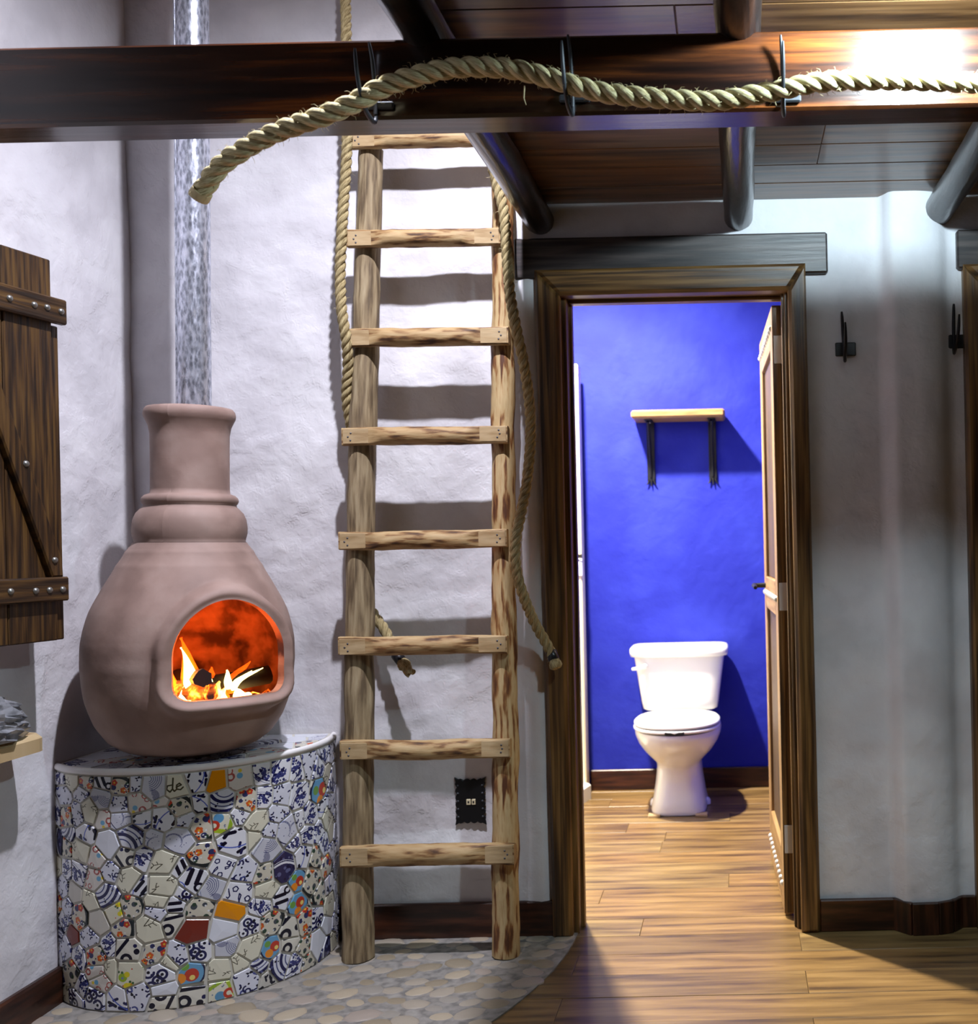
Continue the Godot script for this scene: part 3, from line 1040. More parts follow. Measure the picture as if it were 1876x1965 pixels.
func shard(poly: PackedVector2Array, cell: int, place: Callable, parent: Node3D) -> void:
	var twin := {0: 17, 1: 18, 2: 19, 4: 20, 11: 21, 5: 22, 12: 24, 6: 23}
	if twin.has(cell) and rng.randf() < (0.2 if cell == 4 else 0.5):
		cell = twin[cell]
	var p := clean_poly(poly, 0.006)
	if p.size() < 3:
		return
	var mid := Vector2.ZERO
	for v in p:
		mid += v
	mid /= p.size()
	# knock the corners about so that no edge is shared, leaving grout between
	var q := PackedVector2Array()
	for v in p:
		q.append(mid + (v - mid) * rng.randf_range(0.90, 0.985))
	q = Mb.inset(q, 0.0016)
	var top := Mb.inset(q, 0.0011)
	var rot := rng.randf() * TAU
	var plain := cell in [7, 8, 9, 10]
	var jig := Vector2(rng.randf_range(-0.03, 0.03), rng.randf_range(-0.03, 0.03))
	if cell in [4, 14, 15, 16, 20]:
		rot = rng.randf_range(-0.5, 0.5)
		jig = Vector2.ZERO
	var cc := Vector2(cell % 5, int(cell / 5)) * 0.2 + Vector2(0.1, 0.1)
	var ext := 0.01
	for v in q:
		ext = maxf(ext, (v - mid).length())
	var sc := minf(2.5, (0.2 * 0.47) / ext) if not plain else 0.4
	if cell in [14, 15, 16]:
		sc = 0.08 / ext
	var uvf := func(v: Vector2) -> Vector2:
		var d := (v - mid).rotated(rot) * sc
		d.y = -d.y
		d += jig * 0.4
		return cc + d.clamp(Vector2(-0.095, -0.095), Vector2(0.095, 0.095))
	var b := Mb.new()
	var n := q.size()
	var hi := 0.0045 + rng.randf_range(-0.0008, 0.0008)
	for i in n:
		var j := (i + 1) % n
		var up: Vector3 = place.call(mid, 1.0) - place.call(mid, 0.0)
		var side: Vector3 = place.call(q[i], 0.0) + place.call(q[j], 0.0) - 2.0 * place.call(mid, 0.0)
		b.tri(place.call(mid, hi), place.call(top[i], hi), place.call(top[j], hi), uvf.call(mid), uvf.call(top[i]), uvf.call(top[j]), up)
		b.quad(place.call(q[i], hi - 0.001), place.call(q[j], hi - 0.001), place.call(top[j], hi), place.call(top[i], hi), uvf.call(q[i]), uvf.call(q[j]), uvf.call(top[j]), uvf.call(top[i]), up.normalized() + side.normalized())
		b.quad(place.call(q[i], -0.001), place.call(q[j], -0.001), place.call(q[j], hi - 0.001), place.call(q[i], hi - 0.001), uvf.call(q[i]), uvf.call(q[j]), uvf.call(q[j]), uvf.call(q[i]), side)
	part("ceramic_shard", b.done(), M.mosaic, parent)

func build_plinth() -> void:
	var pl := thing("mosaic_plinth", "round corner plinth faced with broken painted tile mosaic, white rim, under the clay fireplace", "plinth")
	var a0 := -0.735
	var a1 := 1.885
	var ring := PackedVector2Array()
	for i in 49:
		var a := lerpf(a0, a1, i / 48.0)
		ring.append(Vector2(PL.x + sin(a) * PL_R, -(PL.y + cos(a) * PL_R)))
	ring.append(Vector2(-1.914, 3.296))
	var b := Mb.new()
	b.xf = Transform3D(Basis(Vector3.RIGHT, -PI / 2), Vector3.ZERO)
	b.prism(ring, 0.0, PL_H, 0.004)
	part("core", b.done(), M.grout, pl)
	var rim := PackedVector3Array()
	for i in 61:
		var a := lerpf(a0, a1, i / 60.0)
		rim.append(Vector3(PL.x + sin(a) * (PL_R - 0.002), PL_H - 0.005, PL.y + cos(a) * (PL_R - 0.002)))
	var t := Mb.new()
	t.tube(rim, PackedFloat32Array([0.0095]), 10, true, 0.001, n_fine)
	part("rim", t.done(), M.rim, pl)
	# side shards: where the photo shows the readable pieces, the rest scattered between them
	var given := [
		[-0.227, 0.626, 0], [-0.183, 0.633, 3], [-0.126, 0.629, 5], [-0.067, 0.626, 11], [-0.015, 0.618, 5], [0.025, 0.617, 0], [0.070, 0.610, 2], [0.123, 0.606, 16], [0.171, 0.621, 1],
		[0.226, 0.606, 9], [0.283, 0.608, 13], [0.343, 0.613, 0], [0.400, 0.610, 0], [0.459, 0.598, 0], [0.506, 0.610, 0], [0.552, 0.589, 0], [-0.219, 0.578, 0], [-0.142, 0.590, 0],
		[-0.074, 0.583, 2], [-0.019, 0.563, 0], [-0.017, 0.527, 2], [0.029, 0.567, 13], [0.090, 0.568, 13], [0.179, 0.554, 1], [0.131, 0.549, 5], [-0.211, 0.527, 5], [-0.162, 0.537, 0],
		[-0.115, 0.550, 3], [-0.069, 0.532, 13], [0.038, 0.531, 1], [0.094, 0.527, 1], [0.140, 0.523, 0], [0.187, 0.496, 5], [0.231, 0.499, 6], [0.279, 0.517, 4], [0.294, 0.545, 5],
		[0.341, 0.544, 0], [0.404, 0.539, 0], [0.457, 0.527, 0], [0.549, 0.516, 14], [-0.203, 0.486, 12], [-0.131, 0.483, 1], [-0.051, 0.461, 7], [0.002, 0.481, 12], [0.070, 0.473, 2],
		[0.125, 0.463, 2], [0.263, 0.431, 1], [0.329, 0.480, 3], [0.366, 0.445, 0], [0.414, 0.433, 2], [0.385, 0.489, 0], [0.462, 0.448, 4], [-0.146, 0.436, 3], [-0.093, 0.419, 13],
		[-0.014, 0.431, 11], [0.040, 0.419, 0], [0.091, 0.400, 3], [0.183, 0.406, 5], [0.233, 0.380, 4], [0.312, 0.431, 3], [0.349, 0.396, 2], [0.474, 0.346, 1], [-0.217, 0.381, 0],
		[-0.156, 0.379, 0], [-0.053, 0.385, 0], [-0.101, 0.363, 13], [0.029, 0.344, 11], [-0.000, 0.365, 3], [0.123, 0.382, 11], [0.159, 0.351, 11], [0.295, 0.350, 0], [0.347, 0.327, 5],
		[0.399, 0.329, 12], [0.450, 0.276, 14], [-0.182, 0.314, 8], [-0.066, 0.324, 12], [0.086, 0.340, 3], [0.131, 0.319, 1], [0.200, 0.324, 2], [0.274, 0.292, 4], [0.352, 0.283, 3],
		[0.503, 0.254, 5], [-0.247, 0.236, 0], [-0.098, 0.246, 8], [-0.039, 0.274, 6], [0.008, 0.286, 5], [0.076, 0.300, 3], [0.108, 0.287, 11], [0.171, 0.267, 5], [0.249, 0.241, 9],
		[0.334, 0.240, 0], [0.397, 0.243, 11], [0.448, 0.205, 14], [-0.186, 0.200, 10], [-0.008, 0.228, 5], [0.046, 0.231, 3], [0.070, 0.270, 0], [0.102, 0.246, 11], [0.161, 0.210, 10],
		[0.230, 0.199, 7], [0.302, 0.186, 1], [0.363, 0.178, 5], [0.419, 0.144, 11], [0.468, 0.154, 5], [-0.239, 0.154, 0], [-0.163, 0.147, 0], [-0.107, 0.154, 5], [-0.058, 0.185, 0],
		[-0.004, 0.178, 11], [0.059, 0.159, 5], [0.119, 0.148, 0], [0.169, 0.155, 1], [0.238, 0.155, 2], [0.353, 0.112, 14], [0.412, 0.108, 11], [0.465, 0.067, 5], [-0.101, 0.108, 13],
		[-0.054, 0.116, 3], [-0.006, 0.112, 6], [0.076, 0.102, 1], [0.095, 0.130, 3], [0.154, 0.091, 14], [0.223, 0.086, 3], [0.275, 0.093, 3], [0.346, 0.029, 15], [0.479, 0.018, 5],
		[-0.166, 0.065, 0], [-0.090, 0.084, 13], [-0.103, 0.042, 1], [-0.045, 0.041, 1], [0.018, 0.050, 0], [0.085, 0.055, 7], [0.084, 0.025, 11], [0.153, 0.030, 11], [0.221, 0.025, 6]
	]
	var pts := []
	var cells := []
	for g in given:
		pts.append(Vector2(g[0], g[1]))
		cells.append(g[2])
	var s0 := a0 * PL_R
	var s1 := a1 * PL_R
	var pick := [0, 0, 1, 2, 3, 5, 12, 0, 1, 7]
	for tries in 3000:
		var p := Vector2(rng.randf_range(s0, s1), rng.randf_range(0.012, PL_H - 0.02))
		var ok := true
		for q in pts:
			if p.distance_to(q) < 0.047:
				ok = false
				break
		if ok:
			pts.append(p)
			cells.append(pick[rng.randi() % 10])
	var frame := PackedVector2Array([Vector2(s0, 0.004), Vector2(s1, 0.004), Vector2(s1, PL_H - 0.015), Vector2(s0, PL_H - 0.015)])
	var polys := voronoi(pts, frame)
	var on_side := func(v: Vector2, h: float) -> Vector3:
		var a := v.x / PL_R
		return Vector3(PL.x + sin(a) * (PL_R + h), v.y, PL.y + cos(a) * (PL_R + h))
	for i in polys.size():
		shard(polys[i], cells[i], on_side, pl)
	# top shards
	var tp := []
	for tries in 700:
		var r := PL_R * sqrt(rng.randf())
		var a := rng.randf_range(-PI, PI)
		var p := Vector2(PL.x + sin(a) * r, PL.y + cos(a) * r)
		if p.x < -1.90 or p.y < -3.285 or r > PL_R - 0.025:
			continue
		var ok := true
		for q in tp:
			if p.distance_to(q) < 0.062:
				ok = false
				break
		if ok:
			tp.append(p)
	var tf := PackedVector2Array()
	for i in 33:
		var a := lerpf(a0 + 0.03, a1 - 0.03, i / 32.0)
		tf.append(PL + Vector2(sin(a), cos(a)) * (PL_R - 0.013))
	tf.append(Vector2(-1.905, -3.29))
	var on_top := func(v: Vector2, h: float) -> Vector3: return Vector3(v.x, PL_H + h * 0.6, v.y)
	for poly in voronoi(tp, tf):
		shard(poly, [0, 2, 0, 5, 12, 7, 0, 13][rng.randi() % 8], on_top, pl)

# ------------------------------------------------------------------ clay fireplace
const MOUTH_A := 0.87
const POT_K := 0.885

func mouth_d(s: float, y: float) -> float:
	# signed distance (about) to the outline of the fire opening: flat sill, round shoulders, arched top
	if y > 0.305:
		var k := Vector2(s / 0.158, (y - 0.305) / 0.152).length()
		return (k - 1.0) * 0.155
	var q := Vector2(absf(s), absf(y - 0.30)) - Vector2(0.158 - 0.045, 0.108 - 0.045)
	return Vector2(maxf(q.x, 0.0), maxf(q.y, 0.0)).length() + minf(maxf(q.x, q.y), 0.0) - 0.045

func pot_r(prof: PackedVector2Array, y: float) -> float:
	for i in prof.size() - 1:
		if y <= prof[i + 1].y:
			var k := clampf((y - prof[i].y) / maxf(0.0001, prof[i + 1].y - prof[i].y), 0.0, 1.0)
			var p0 := prof[maxi(i - 1, 0)].x
			var p3 := prof[mini(i + 2, prof.size() - 1)].x
			return cubic_interpolate(prof[i].x, prof[i + 1].x, p0, p3, k)
	return prof[prof.size() - 1].x

func build_pot() -> void:
	var pot := thing("clay_fireplace", "big round terracotta chimney pot with an arched fire opening, standing on the mosaic plinth", "fireplace", Vector3(-1.583, PL_H + 0.001, -2.985))
	pot.rotation.z = deg_to_rad(-0.9)
	# belly: rows of (radius, height), with a ridge round the mouth
	var prof := PackedVector2Array([Vector2(0.075, 0.016), Vector2(0.15, 0.020), Vector2(0.198, 0.034), Vector2(0.238, 0.060), Vector2(0.273, 0.108), Vector2(0.299, 0.178), Vector2(0.3095, 0.258), Vector2(0.3105, 0.295), Vector2(0.3065, 0.346), Vector2(0.287, 0.418), Vector2(0.2535, 0.480), Vector2(0.2125, 0.549), Vector2(0.186, 0.590), Vector2(0.178, 0.598), Vector2(0.166, 0.614)])
	for i in prof.size():
		prof[i].x *= POT_K
	var na := 240
	var ny := 120
	var rows := PackedFloat32Array()
	for j in ny + 1:
		var t := float(j) / ny
		rows.append(0.016 + 0.598 * t)
	var outer: Array[PackedVector3Array] = []
	var inner: Array[PackedVector3Array] = []
	var dist: Array[PackedFloat32Array] = []
	for j in ny + 1:
		var ro := PackedVector3Array()
		var ri := PackedVector3Array()
		var dd := PackedFloat32Array()
		for i in na:
			var a := TAU * i / na
			var y := rows[j]
			var da := wrapf(a - MOUTH_A, -PI, PI)
			var s := da * 0.290
			var d := 9.0
			if absf(da) < 1.1:
				d = mouth_d(s, y)
				if d < 0.0 and d > -0.0075:
					# draw the row or column just inside the opening onto its outline
					var e := 0.001
					var g := Vector2(mouth_d(s + e, y) - d, mouth_d(s, y + e) - d) / e
					s -= g.x * d / maxf(g.length_squared(), 0.2)
					y -= g.y * d / maxf(g.length_squared(), 0.2)
					a = MOUTH_A + s / 0.290
			var r := pot_r(prof, y) if y > 0.02 else lerpf(0.066, 0.133, clampf((y - 0.016) / 0.004, 0.0, 1.0))
			var lift := 0.0
			if d < 0.2:
				var dp := maxf(d, 0.0)
				lift = 0.028 * (1.0 - smoothstep(0.026, 0.058, dp)) - 0.012 * (1.0 - smoothstep(0.0, 0.020, dp))
				# the lip stands further out below, as a sill
				lift *= 1.0 + 0.6 * smoothstep(0.27, 0.17, y) * smoothstep(0.03, 0.12, y)
			var rr := r + lift
			ro.append(Vector3(sin(a) * rr, y, cos(a) * rr))
			var ir := maxf(0.03, r - 0.016 + lift * 0.85)
			ri.append(Vector3(sin(a) * ir, clampf(y, 0.05, 0.612), cos(a) * ir))
			dd.append(d)
		outer.append(ro)
		inner.append(ri)
		dist.append(dd)
	var b := Mb.new()
	var soot := Mb.new()
	var hole := func(j: int, i: int) -> bool:
		var i2 := (i + 1) % na
		return minf(minf(dist[j][i], dist[j][i2]), minf(dist[j + 1][i], dist[j + 1][i2])) < -0.0075
	var zero := Vector2.ZERO
	for j in ny:
		for i in na:
			var i2 := (i + 1) % na
			var o := outer[j][i] + outer[j + 1][i2]
			o.y = 0.0
			if hole.call(j, i):
				for nb in [[j, (i + na - 1) % na, j, i, j + 1, i], [j, i2, j, i2, j + 1, i2], [j - 1, i, j, i, j, i2], [j + 1, i, j + 1, i, j + 1, i2]]:
					if not hole.call(nb[0], nb[1]):
						var p: Vector3 = outer[nb[2]][nb[3]]
						var q: Vector3 = outer[nb[4]][nb[5]]
						var p2: Vector3 = inner[nb[2]][nb[3]]
						var q2: Vector3 = inner[nb[4]][nb[5]]
						var cen := Vector3(sin(MOUTH_A) * 0.27, 0.31, cos(MOUTH_A) * 0.27)
						soot.quad(p, q, q2, p2, zero, zero, zero, zero, cen - (p + q) * 0.5)
				continue
			b.quad(outer[j][i], outer[j][i2], outer[j + 1][i2], outer[j + 1][i], zero, zero, zero, zero, o + Vector3(0, 0.0 if j > 4 else -0.3, 0), 1)
			soot.quad(inner[j][i], inner[j][i2], inner[j + 1][i2], inner[j + 1][i], zero, zero, zero, zero, -o, 1)
	# foot ring under the belly
	b.lathe(PackedVector2Array([Vector2(0.0, 0.0), Vector2(0.060, 0.0), Vector2(0.066, 0.016)]), 48)
	part("belly", b.done(), M.clay, pot)
	part("fire_chamber", soot.done(), M.soot, pot)
	# stacked neck: shoulder roll, bead, straight collar and flared lip
	var neck := PackedVector2Array([Vector2(0.158, 0.606), Vector2(0.164, 0.613), Vector2(0.162, 0.618), Vector2(0.164, 0.626), Vector2(0.168, 0.640), Vector2(0.1685, 0.658), Vector2(0.165, 0.680), Vector2(0.157, 0.698), Vector2(0.144, 0.711), Vector2(0.137, 0.7165), Vector2(0.1355, 0.7225), Vector2(0.140, 0.7275), Vector2(0.1425, 0.735), Vector2(0.140, 0.743), Vector2(0.132, 0.750), Vector2(0.1175, 0.755), Vector2(0.1158, 0.768), Vector2(0.1158, 0.88), Vector2(0.1165, 0.925), Vector2(0.121, 0.948), Vector2(0.129, 0.964), Vector2(0.1345, 0.974), Vector2(0.1355, 0.984), Vector2(0.133, 0.994), Vector2(0.127, 1.001), Vector2(0.105, 1.004), Vector2(0.085, 0.999), Vector2(0.072, 0.99)])
	for i in neck.size():
		neck[i].x *= POT_K
	var nk := Mb.new()
	nk.lathe(neck, 72)
	part("neck", nk.done(), M.clay, pot)
	# the fire on the floor of the chamber
	var fire := thing("log_fire", "burning log fire with embers and yellow flames inside the clay fireplace", "fire", Vector3(-1.583, PL_H, -2.985))
	var eb := Mb.new()
	var n := 40
	for j in 10:
		for i in n:
			var pt := func(jj: int, ii: int) -> Vector3:
				var r := 0.235 * jj / 10.0
				var a := TAU * ii / n
				return Vector3(sin(a) * r, 0.150 + 0.028 * n_fine.get_noise_2d(sin(a) * r * 90.0, cos(a) * r * 90.0) + 0.02 * (1.0 - jj / 10.0), cos(a) * r)
			eb.quad(pt.call(j, i), pt.call(j, i + 1), pt.call(j + 1, i + 1), pt.call(j + 1, i), zero, zero, zero, zero, Vector3.UP, 1)
	var em := part("ember_bed", eb.done(), M.ember, fire)
	em.set_meta("kind", "stuff")
	for q in [[Vector3(-0.12, 0.19, 0.10), Vector3(0.13, 0.20, 0.14), 0.03], [Vector3(-0.02, 0.20, 0.17), Vector3(0.20, 0.22, -0.06), 0.026], [Vector3(-0.08, 0.215, -0.08), Vector3(0.12, 0.24, 0.16), 0.024]]:
		var lg := Mb.new()
		var pp := PackedVector3Array()
		for i in 9:
			pp.append((q[0] as Vector3).lerp(q[1], i / 8.0))
		lg.tube(pp, PackedFloat32Array([q[2]]), 12, true, 0.006, n_fine)
		part("charred_log", lg.done(), M.ember if q[2] > 0.028 else M.char, fire)
	# flames: leaning tongues; each is (foot, height, width, lean), placed along the mouth
	var side := Vector3(cos(MOUTH_A), 0, -sin(MOUTH_A))
	var outw := Vector3(sin(MOUTH_A), 0, cos(MOUTH_A))
	var tongues := [
		[-0.045, 0.16, 0.165, 0.040, -0.034, 0], [-0.015, 0.15, 0.090, 0.046, 0.016, 0], [-0.065, 0.15, 0.080, 0.040, 0.0, 0], [-0.035, 0.14, 0.060, 0.070, 0.0, 0], [0.010, 0.16, 0.060, 0.034, 0.02, 1],
		[-0.100, 0.14, 0.085, 0.030, -0.01, 1], [0.030, 0.15, 0.050, 0.030, 0.01, 1], [0.052, 0.195, 0.055, 0.020, -0.010, 0], [0.065, 0.19, 0.050, 0.018, 0.050, 0], [0.072, 0.20, 0.045, 0.014, 0.078, 0], [0.090, 0.163, 0.016, 0.060, 0.01, 0],
		[-0.040, 0.16, 0.190, 0.052, -0.030, 2], [0.0, 0.15, 0.110, 0.055, 0.02, 2], [0.060, 0.18, 0.085, 0.034, 0.06, 2], [-0.09, 0.14, 0.12, 0.045, 0.0, 2], [0.03, 0.14, 0.07, 0.06, 0.0, 2],
	]
	for q in tongues:
		var fm := Mb.new()
		var pp := PackedVector3Array()
		var rr := PackedFloat32Array()
		for i in 15:
			var t := i / 14.0
			var base: Vector3 = side * q[0] + outw * (0.13 if q[5] < 2 else 0.11) + Vector3(0, q[1], 0)
			pp.append(base + Vector3(0, q[2] * t, 0) + side * (q[4] * t * t + 0.005 * sin(t * 5.0 + q[0] * 60.0) * t))
			rr.append(maxf(0.0006, q[3] * (sqrt(sin(PI * minf(1.0, t * 1.4 + 0.12) * 0.5)) if t < 0.4 else 1.0) * pow(1.0 - t, 0.85)))
		fm.tube(pp, rr, 12, true, q[3] * 0.25, n_fine, 0.7)
		part("flame", fm.done(), [M.flame_core, M.flame_mid, M.flame_veil][q[5]], fire)
	var lamp := OmniLight3D.new()
	lamp.name = "fire_glow"
	lamp.position = Vector3(-1.583, PL_H, -2.985) + side * -0.06 + outw * 0.15 + Vector3(0, 0.235, 0)
	lamp.light_color = Color(1.0, 0.44, 0.15)
	lamp.light_energy = 0.42
	lamp.light_size = 0.03
	lamp.omni_range = 6.0
	lamp.omni_attenuation = 2.0
	lamp.shadow_enabled = true
	add_child(lamp)
	# stovepipe
	var pipe := thing("stovepipe", "shiny galvanised metal flue pipe rising from the clay fireplace's neck", "pipe", Vector3(-1.556, 1.60, -2.985))
	var pb := Mb.new()
	pb.tube(arr([Vector3(0, 0, 0), Vector3(0.010, 0.66, 0), Vector3(0.030, 2.0, 0)]), PackedFloat32Array([0.0455]), 48, false)
	part("tube", pb.done(), M.galv, pipe)
	var sm := Mb.new()
	sm.tube(arr([Vector3(-0.033, 0, 0.0305), Vector3(-0.023, 0.66, 0.0305), Vector3(-0.003, 2.0, 0.0305)]), PackedFloat32Array([0.004]), 8, false)
	part("lock_seam", sm.done(), M.galv, pipe)

# ------------------------------------------------------------------ ladder
func log_path(pts: PackedVector3Array, r0: float, r1: float, wob: float, seed_f: float) -> Array:
	var sp := smooth_path(pts, 0.03)
	var rr := PackedFloat32Array()
	for i in sp.size():
		var t := float(i) / (sp.size() - 1)
		sp[i] += Vector3(n_fine.get_noise_2d(t * 30.0, seed_f), 0, n_fine.get_noise_2d(t * 30.0, seed_f + 40.0)) * wob
		rr.append(lerpf(r0, r1, t) + 0.0022 * n_fine.get_noise_2d(t * 60.0, seed_f + 80.0))
	return [sp, rr]

func build_ladder() -> void:
	var ld := thing("ladder", "rustic peeled pole ladder with eight nailed rungs leaning against the white wall", "ladder")
	var lp := log_path(arr([Vector3(-1.170, 0.006, -3.13), Vector3(-1.163, 0.694, -3.16), Vector3(-1.152, 1.333, -3.185), Vector3(-1.143, 1.656, -3.2), Vector3(-1.131, 2.049, -3.22), Vector3(-1.115, 2.50, -3.24)]), 0.047, 0.0365, 0.004, 3.0)
	var rp := log_path(arr([Vector3(-0.721, 0.006, -3.13), Vector3(-0.716, 0.684, -3.16), Vector3(-0.712, 1.323, -3.185), Vector3(-0.710, 1.647, -3.2), Vector3(-0.706, 2.039, -3.22), Vector3(-0.702, 2.55, -3.24)]), 0.0415, 0.0325, 0.005, 9.0)
	var a := Mb.new()
	a.uvo = Vector2(0.4, 0.3)
	a.tube(lp[0], lp[1], 28, true, 0.003, n_fine)
	part("stringer", a.done(), M.pole, ld).set_meta("label", "greyish smooth pole")
	var b := Mb.new()
	b.uvo = Vector2(0.1, 1.3)
	b.tube(rp[0], rp[1], 28, true, 0.004, n_fine)
	part("stringer", b.done(), M.streak, ld).set_meta("label", "pale pole streaked with rust-brown bark")
	var rungs := [[2.508, -1.163, -0.690, -3.196, 0.021], [2.199, -1.173, -0.700, -3.180, 0.023], [1.891, -1.186, -0.679, -3.166, 0.024], [1.589, -1.190, -0.685, -3.152, 0.0235], [1.270, -1.201, -0.691, -3.138, 0.024], [0.951, -1.203, -0.694, -3.123, 0.024], [0.639, -1.199, -0.689, -3.109, 0.025], [0.326, -1.200, -0.680, -3.094, 0.027]]
	for q in rungs:
		var y: float = q[0]
		var x0: float = q[1]
		var x1: float = q[2]
		var z: float = q[3]
		var r: float = q[4] * 1.2
		# a round stick whose two ends are shaved flat in front
		var m := Mb.new()
		m.uvo = Vector2(rng.randf() * 3.0, rng.randf() * 3.0)
		var f := Mb.new()
		f.uvo = m.uvo
		var n := 20
		var sides := 22
		var prev := PackedVector3Array()
		for i in n + 1:
			var t := float(i) / n
			var x := lerpf(x0, x1, t)
			var shave := maxf(smoothstep(0.24, 0.17, t), smoothstep(0.74, 0.83, t))
			var ring := PackedVector3Array()
			for k in sides:
				var an := TAU * k / sides
				var rr := r * (1.0 + 0.07 * n_fine.get_noise_3d(x * 60.0, cos(an) * 8.0 + y * 30.0, sin(an) * 8.0))
				var yy := sin(an) * rr
				var zz := cos(an) * rr
				if shave > 0.0:
					zz = minf(zz, lerpf(r, r * 0.42, shave))
					yy = clampf(yy, -r * 0.96, r * 0.96)
				var bow := 0.006 * n_soft.get_noise_2d(x * 20.0, y * 90.0)
				ring.append(Vector3(x, y + yy + bow - (t - 0.5) * 0.004, z + zz))
			if i > 0:
				for k in sides:
					var k2 := (k + 1) % sides
					var o := Vector3(0, sin(TAU * (k + 0.5) / sides), cos(TAU * (k + 0.5) / sides))
					var u := 0.15 * k / sides
					var u2 := 0.15 * (k + 1) / sides
					m.quad(prev[k], prev[k2], ring[k2], ring[k], Vector2(u, (i - 1) * 0.026), Vector2(u2, (i - 1) * 0.026), Vector2(u2, i * 0.026), Vector2(u, i * 0.026), o, 1)
			if i == 0 or i == n:
				for k in sides:
					var c := Vector3(x, y, z)
					m.tri(c, ring[k], ring[(k + 1) % sides], Vector2.ZERO, Vector2(0.02, 0), Vector2(0, 0.02), Vector3(-1 if i == 0 else 1, 0, 0))
			prev = ring
		var rung := part("rung", m.done(), M.rung, ld)
		for e in 2:
			var ex: float = x0 + 0.004 if e == 0 else x1 - 0.118
			var fl := Mb.new()
			var pts := PackedVector2Array()
			for i in 13:
				var an := PI * 0.5 - PI * i / 12.0
				var px := 0.075 + cos(an) * 0.04
				pts.append(Vector2(px if e == 0 else 0.114 - px, y + sin(an) * r * 0.80))
			pts.append(Vector2(0.0 if e == 0 else 0.114, y - r * 0.82))
			pts.append(Vector2(0.0 if e == 0 else 0.114, y + r * 0.82))
			fl.uvo = Vector2(rng.randf(), rng.randf())
			fl.xf = Transform3D(Basis.IDENTITY, Vector3(ex, 0.001 - (0.0 if e == 0 else 0.002), z + r * 0.42))
			fl.prism(pts, -0.004, 0.0015, 0.001, false)
			part("shaved_face", fl.done(), M.cut, rung)
			var off := [Vector2(0.024, 0.010), Vector2(0.017, -0.001), Vector2(0.025, -0.012)]
			for v in off:
				var hx: float = (ex + v.x) if e == 0 else (ex + 0.114 - v.x)
				var nl := Mb.new()
				nl.xf = Transform3D(Basis(Vector3.RIGHT, PI / 2), Vector3(hx + rng.randf_range(-0.003, 0.003), y + v.y, z + r * 0.42 + 0.0014))
				nl.lathe(PackedVector2Array([Vector2(0.0030, -0.001), Vector2(0.0028, 0.0008), Vector2(0.0, 0.0012)]), 10)
				part("nail_head", nl.done(), M.nail, rung)

# ------------------------------------------------------------------ ropes and hooks
func rope(called: String, label: String, group: String, pts: PackedVector3Array, rad: float, pitch: float, hairs: int) -> Node3D:
	var rt := thing(called, label, "rope", Vector3.ZERO, group)
	var sp := smooth_path(pts, 0.006)
	var n := sp.size()
	var t0 := (sp[1] - sp[0]).normalized()
	var nn := Vector3.UP if absf(t0.y) < 0.85 else Vector3.BACK
	nn = (nn - t0 * nn.dot(t0)).normalized()
	var strands: Array[PackedVector3Array] = [PackedVector3Array(), PackedVector3Array(), PackedVector3Array()]
	var l := 0.0
	var hair := Mb.new()
	for i in n:
		var t := (sp[mini(i + 1, n - 1)] - sp[maxi(i - 1, 0)]).normalized()
		nn = (nn - t * nn.dot(t)).normalized()
		var bb := t.cross(nn)
		if i > 0:
			l += sp[i].distance_to(sp[i - 1])
		for k in 3:
			var a := TAU * (l / pitch + k / 3.0)
			strands[k].append(sp[i] + (nn * cos(a) + bb * sin(a)) * rad * 0.50)
		if hairs > 0 and rng.randf() < float(hairs) / n:
			var h := 1 + rng.randi() % 2
			for q in h:
				var a := rng.randf() * TAU
				var dir := nn * cos(a) + bb * sin(a)
				var p0 := sp[i] + dir * rad * 0.9
				var p1 := p0 + (dir + t * rng.randf_range(-1.0, 1.0)).normalized() * rng.randf_range(0.003, 0.009)
				var p2 := p1 + (dir * 0.4 + t * rng.randf_range(-1.5, 1.5) + Vector3(0, -0.3, 0)).normalized() * rng.randf_range(0.002, 0.008)
				hair.tube(arr([p0, p1, p2]), PackedFloat32Array([0.0005, 0.0004, 0.0002]), 4, false)
	for k in 3:
		var m := Mb.new()
		m.uvo = Vector2(k * 0.3, k * 0.17)
		m.tube(strands[k], PackedFloat32Array([rad * 0.535]), 10, true, rad * 0.05, n_fine)
		part("strand", m.done(), M.rope_pale if hairs > 100 else M.rope, rt)
	if hairs > 0:
		part("loose_fibre", hair.done(), M.fibre, rt).set_meta("kind", "stuff")
	return rt

func rope_end(rt: Node3D, a: Vector3, b: Vector3, rad: float) -> void:
	# black tape band and the frayed tuft below it
	var d := (b - a).normalized()
	var m := Mb.new()
	m.tube(arr([a - d * 0.016, a - d * 0.014, a + d * 0.014, a + d * 0.016]), PackedFloat32Array([rad * 0.9, rad * 1.05, rad * 1.05, rad * 0.9]), 16, true)
	part("black_tape", m.done(), M.tape, rt)
	var t := Mb.new()
	t.tube(arr([a + d * 0.014, a + d * 0.024, a + d * 0.036, a + d * 0.043]), PackedFloat32Array([rad * 0.85, rad * 1.12, rad * 1.22, rad * 0.85]), 16, true, rad * 0.2, n_fine)
	part("frayed_end", t.done(), M.rope, rt)

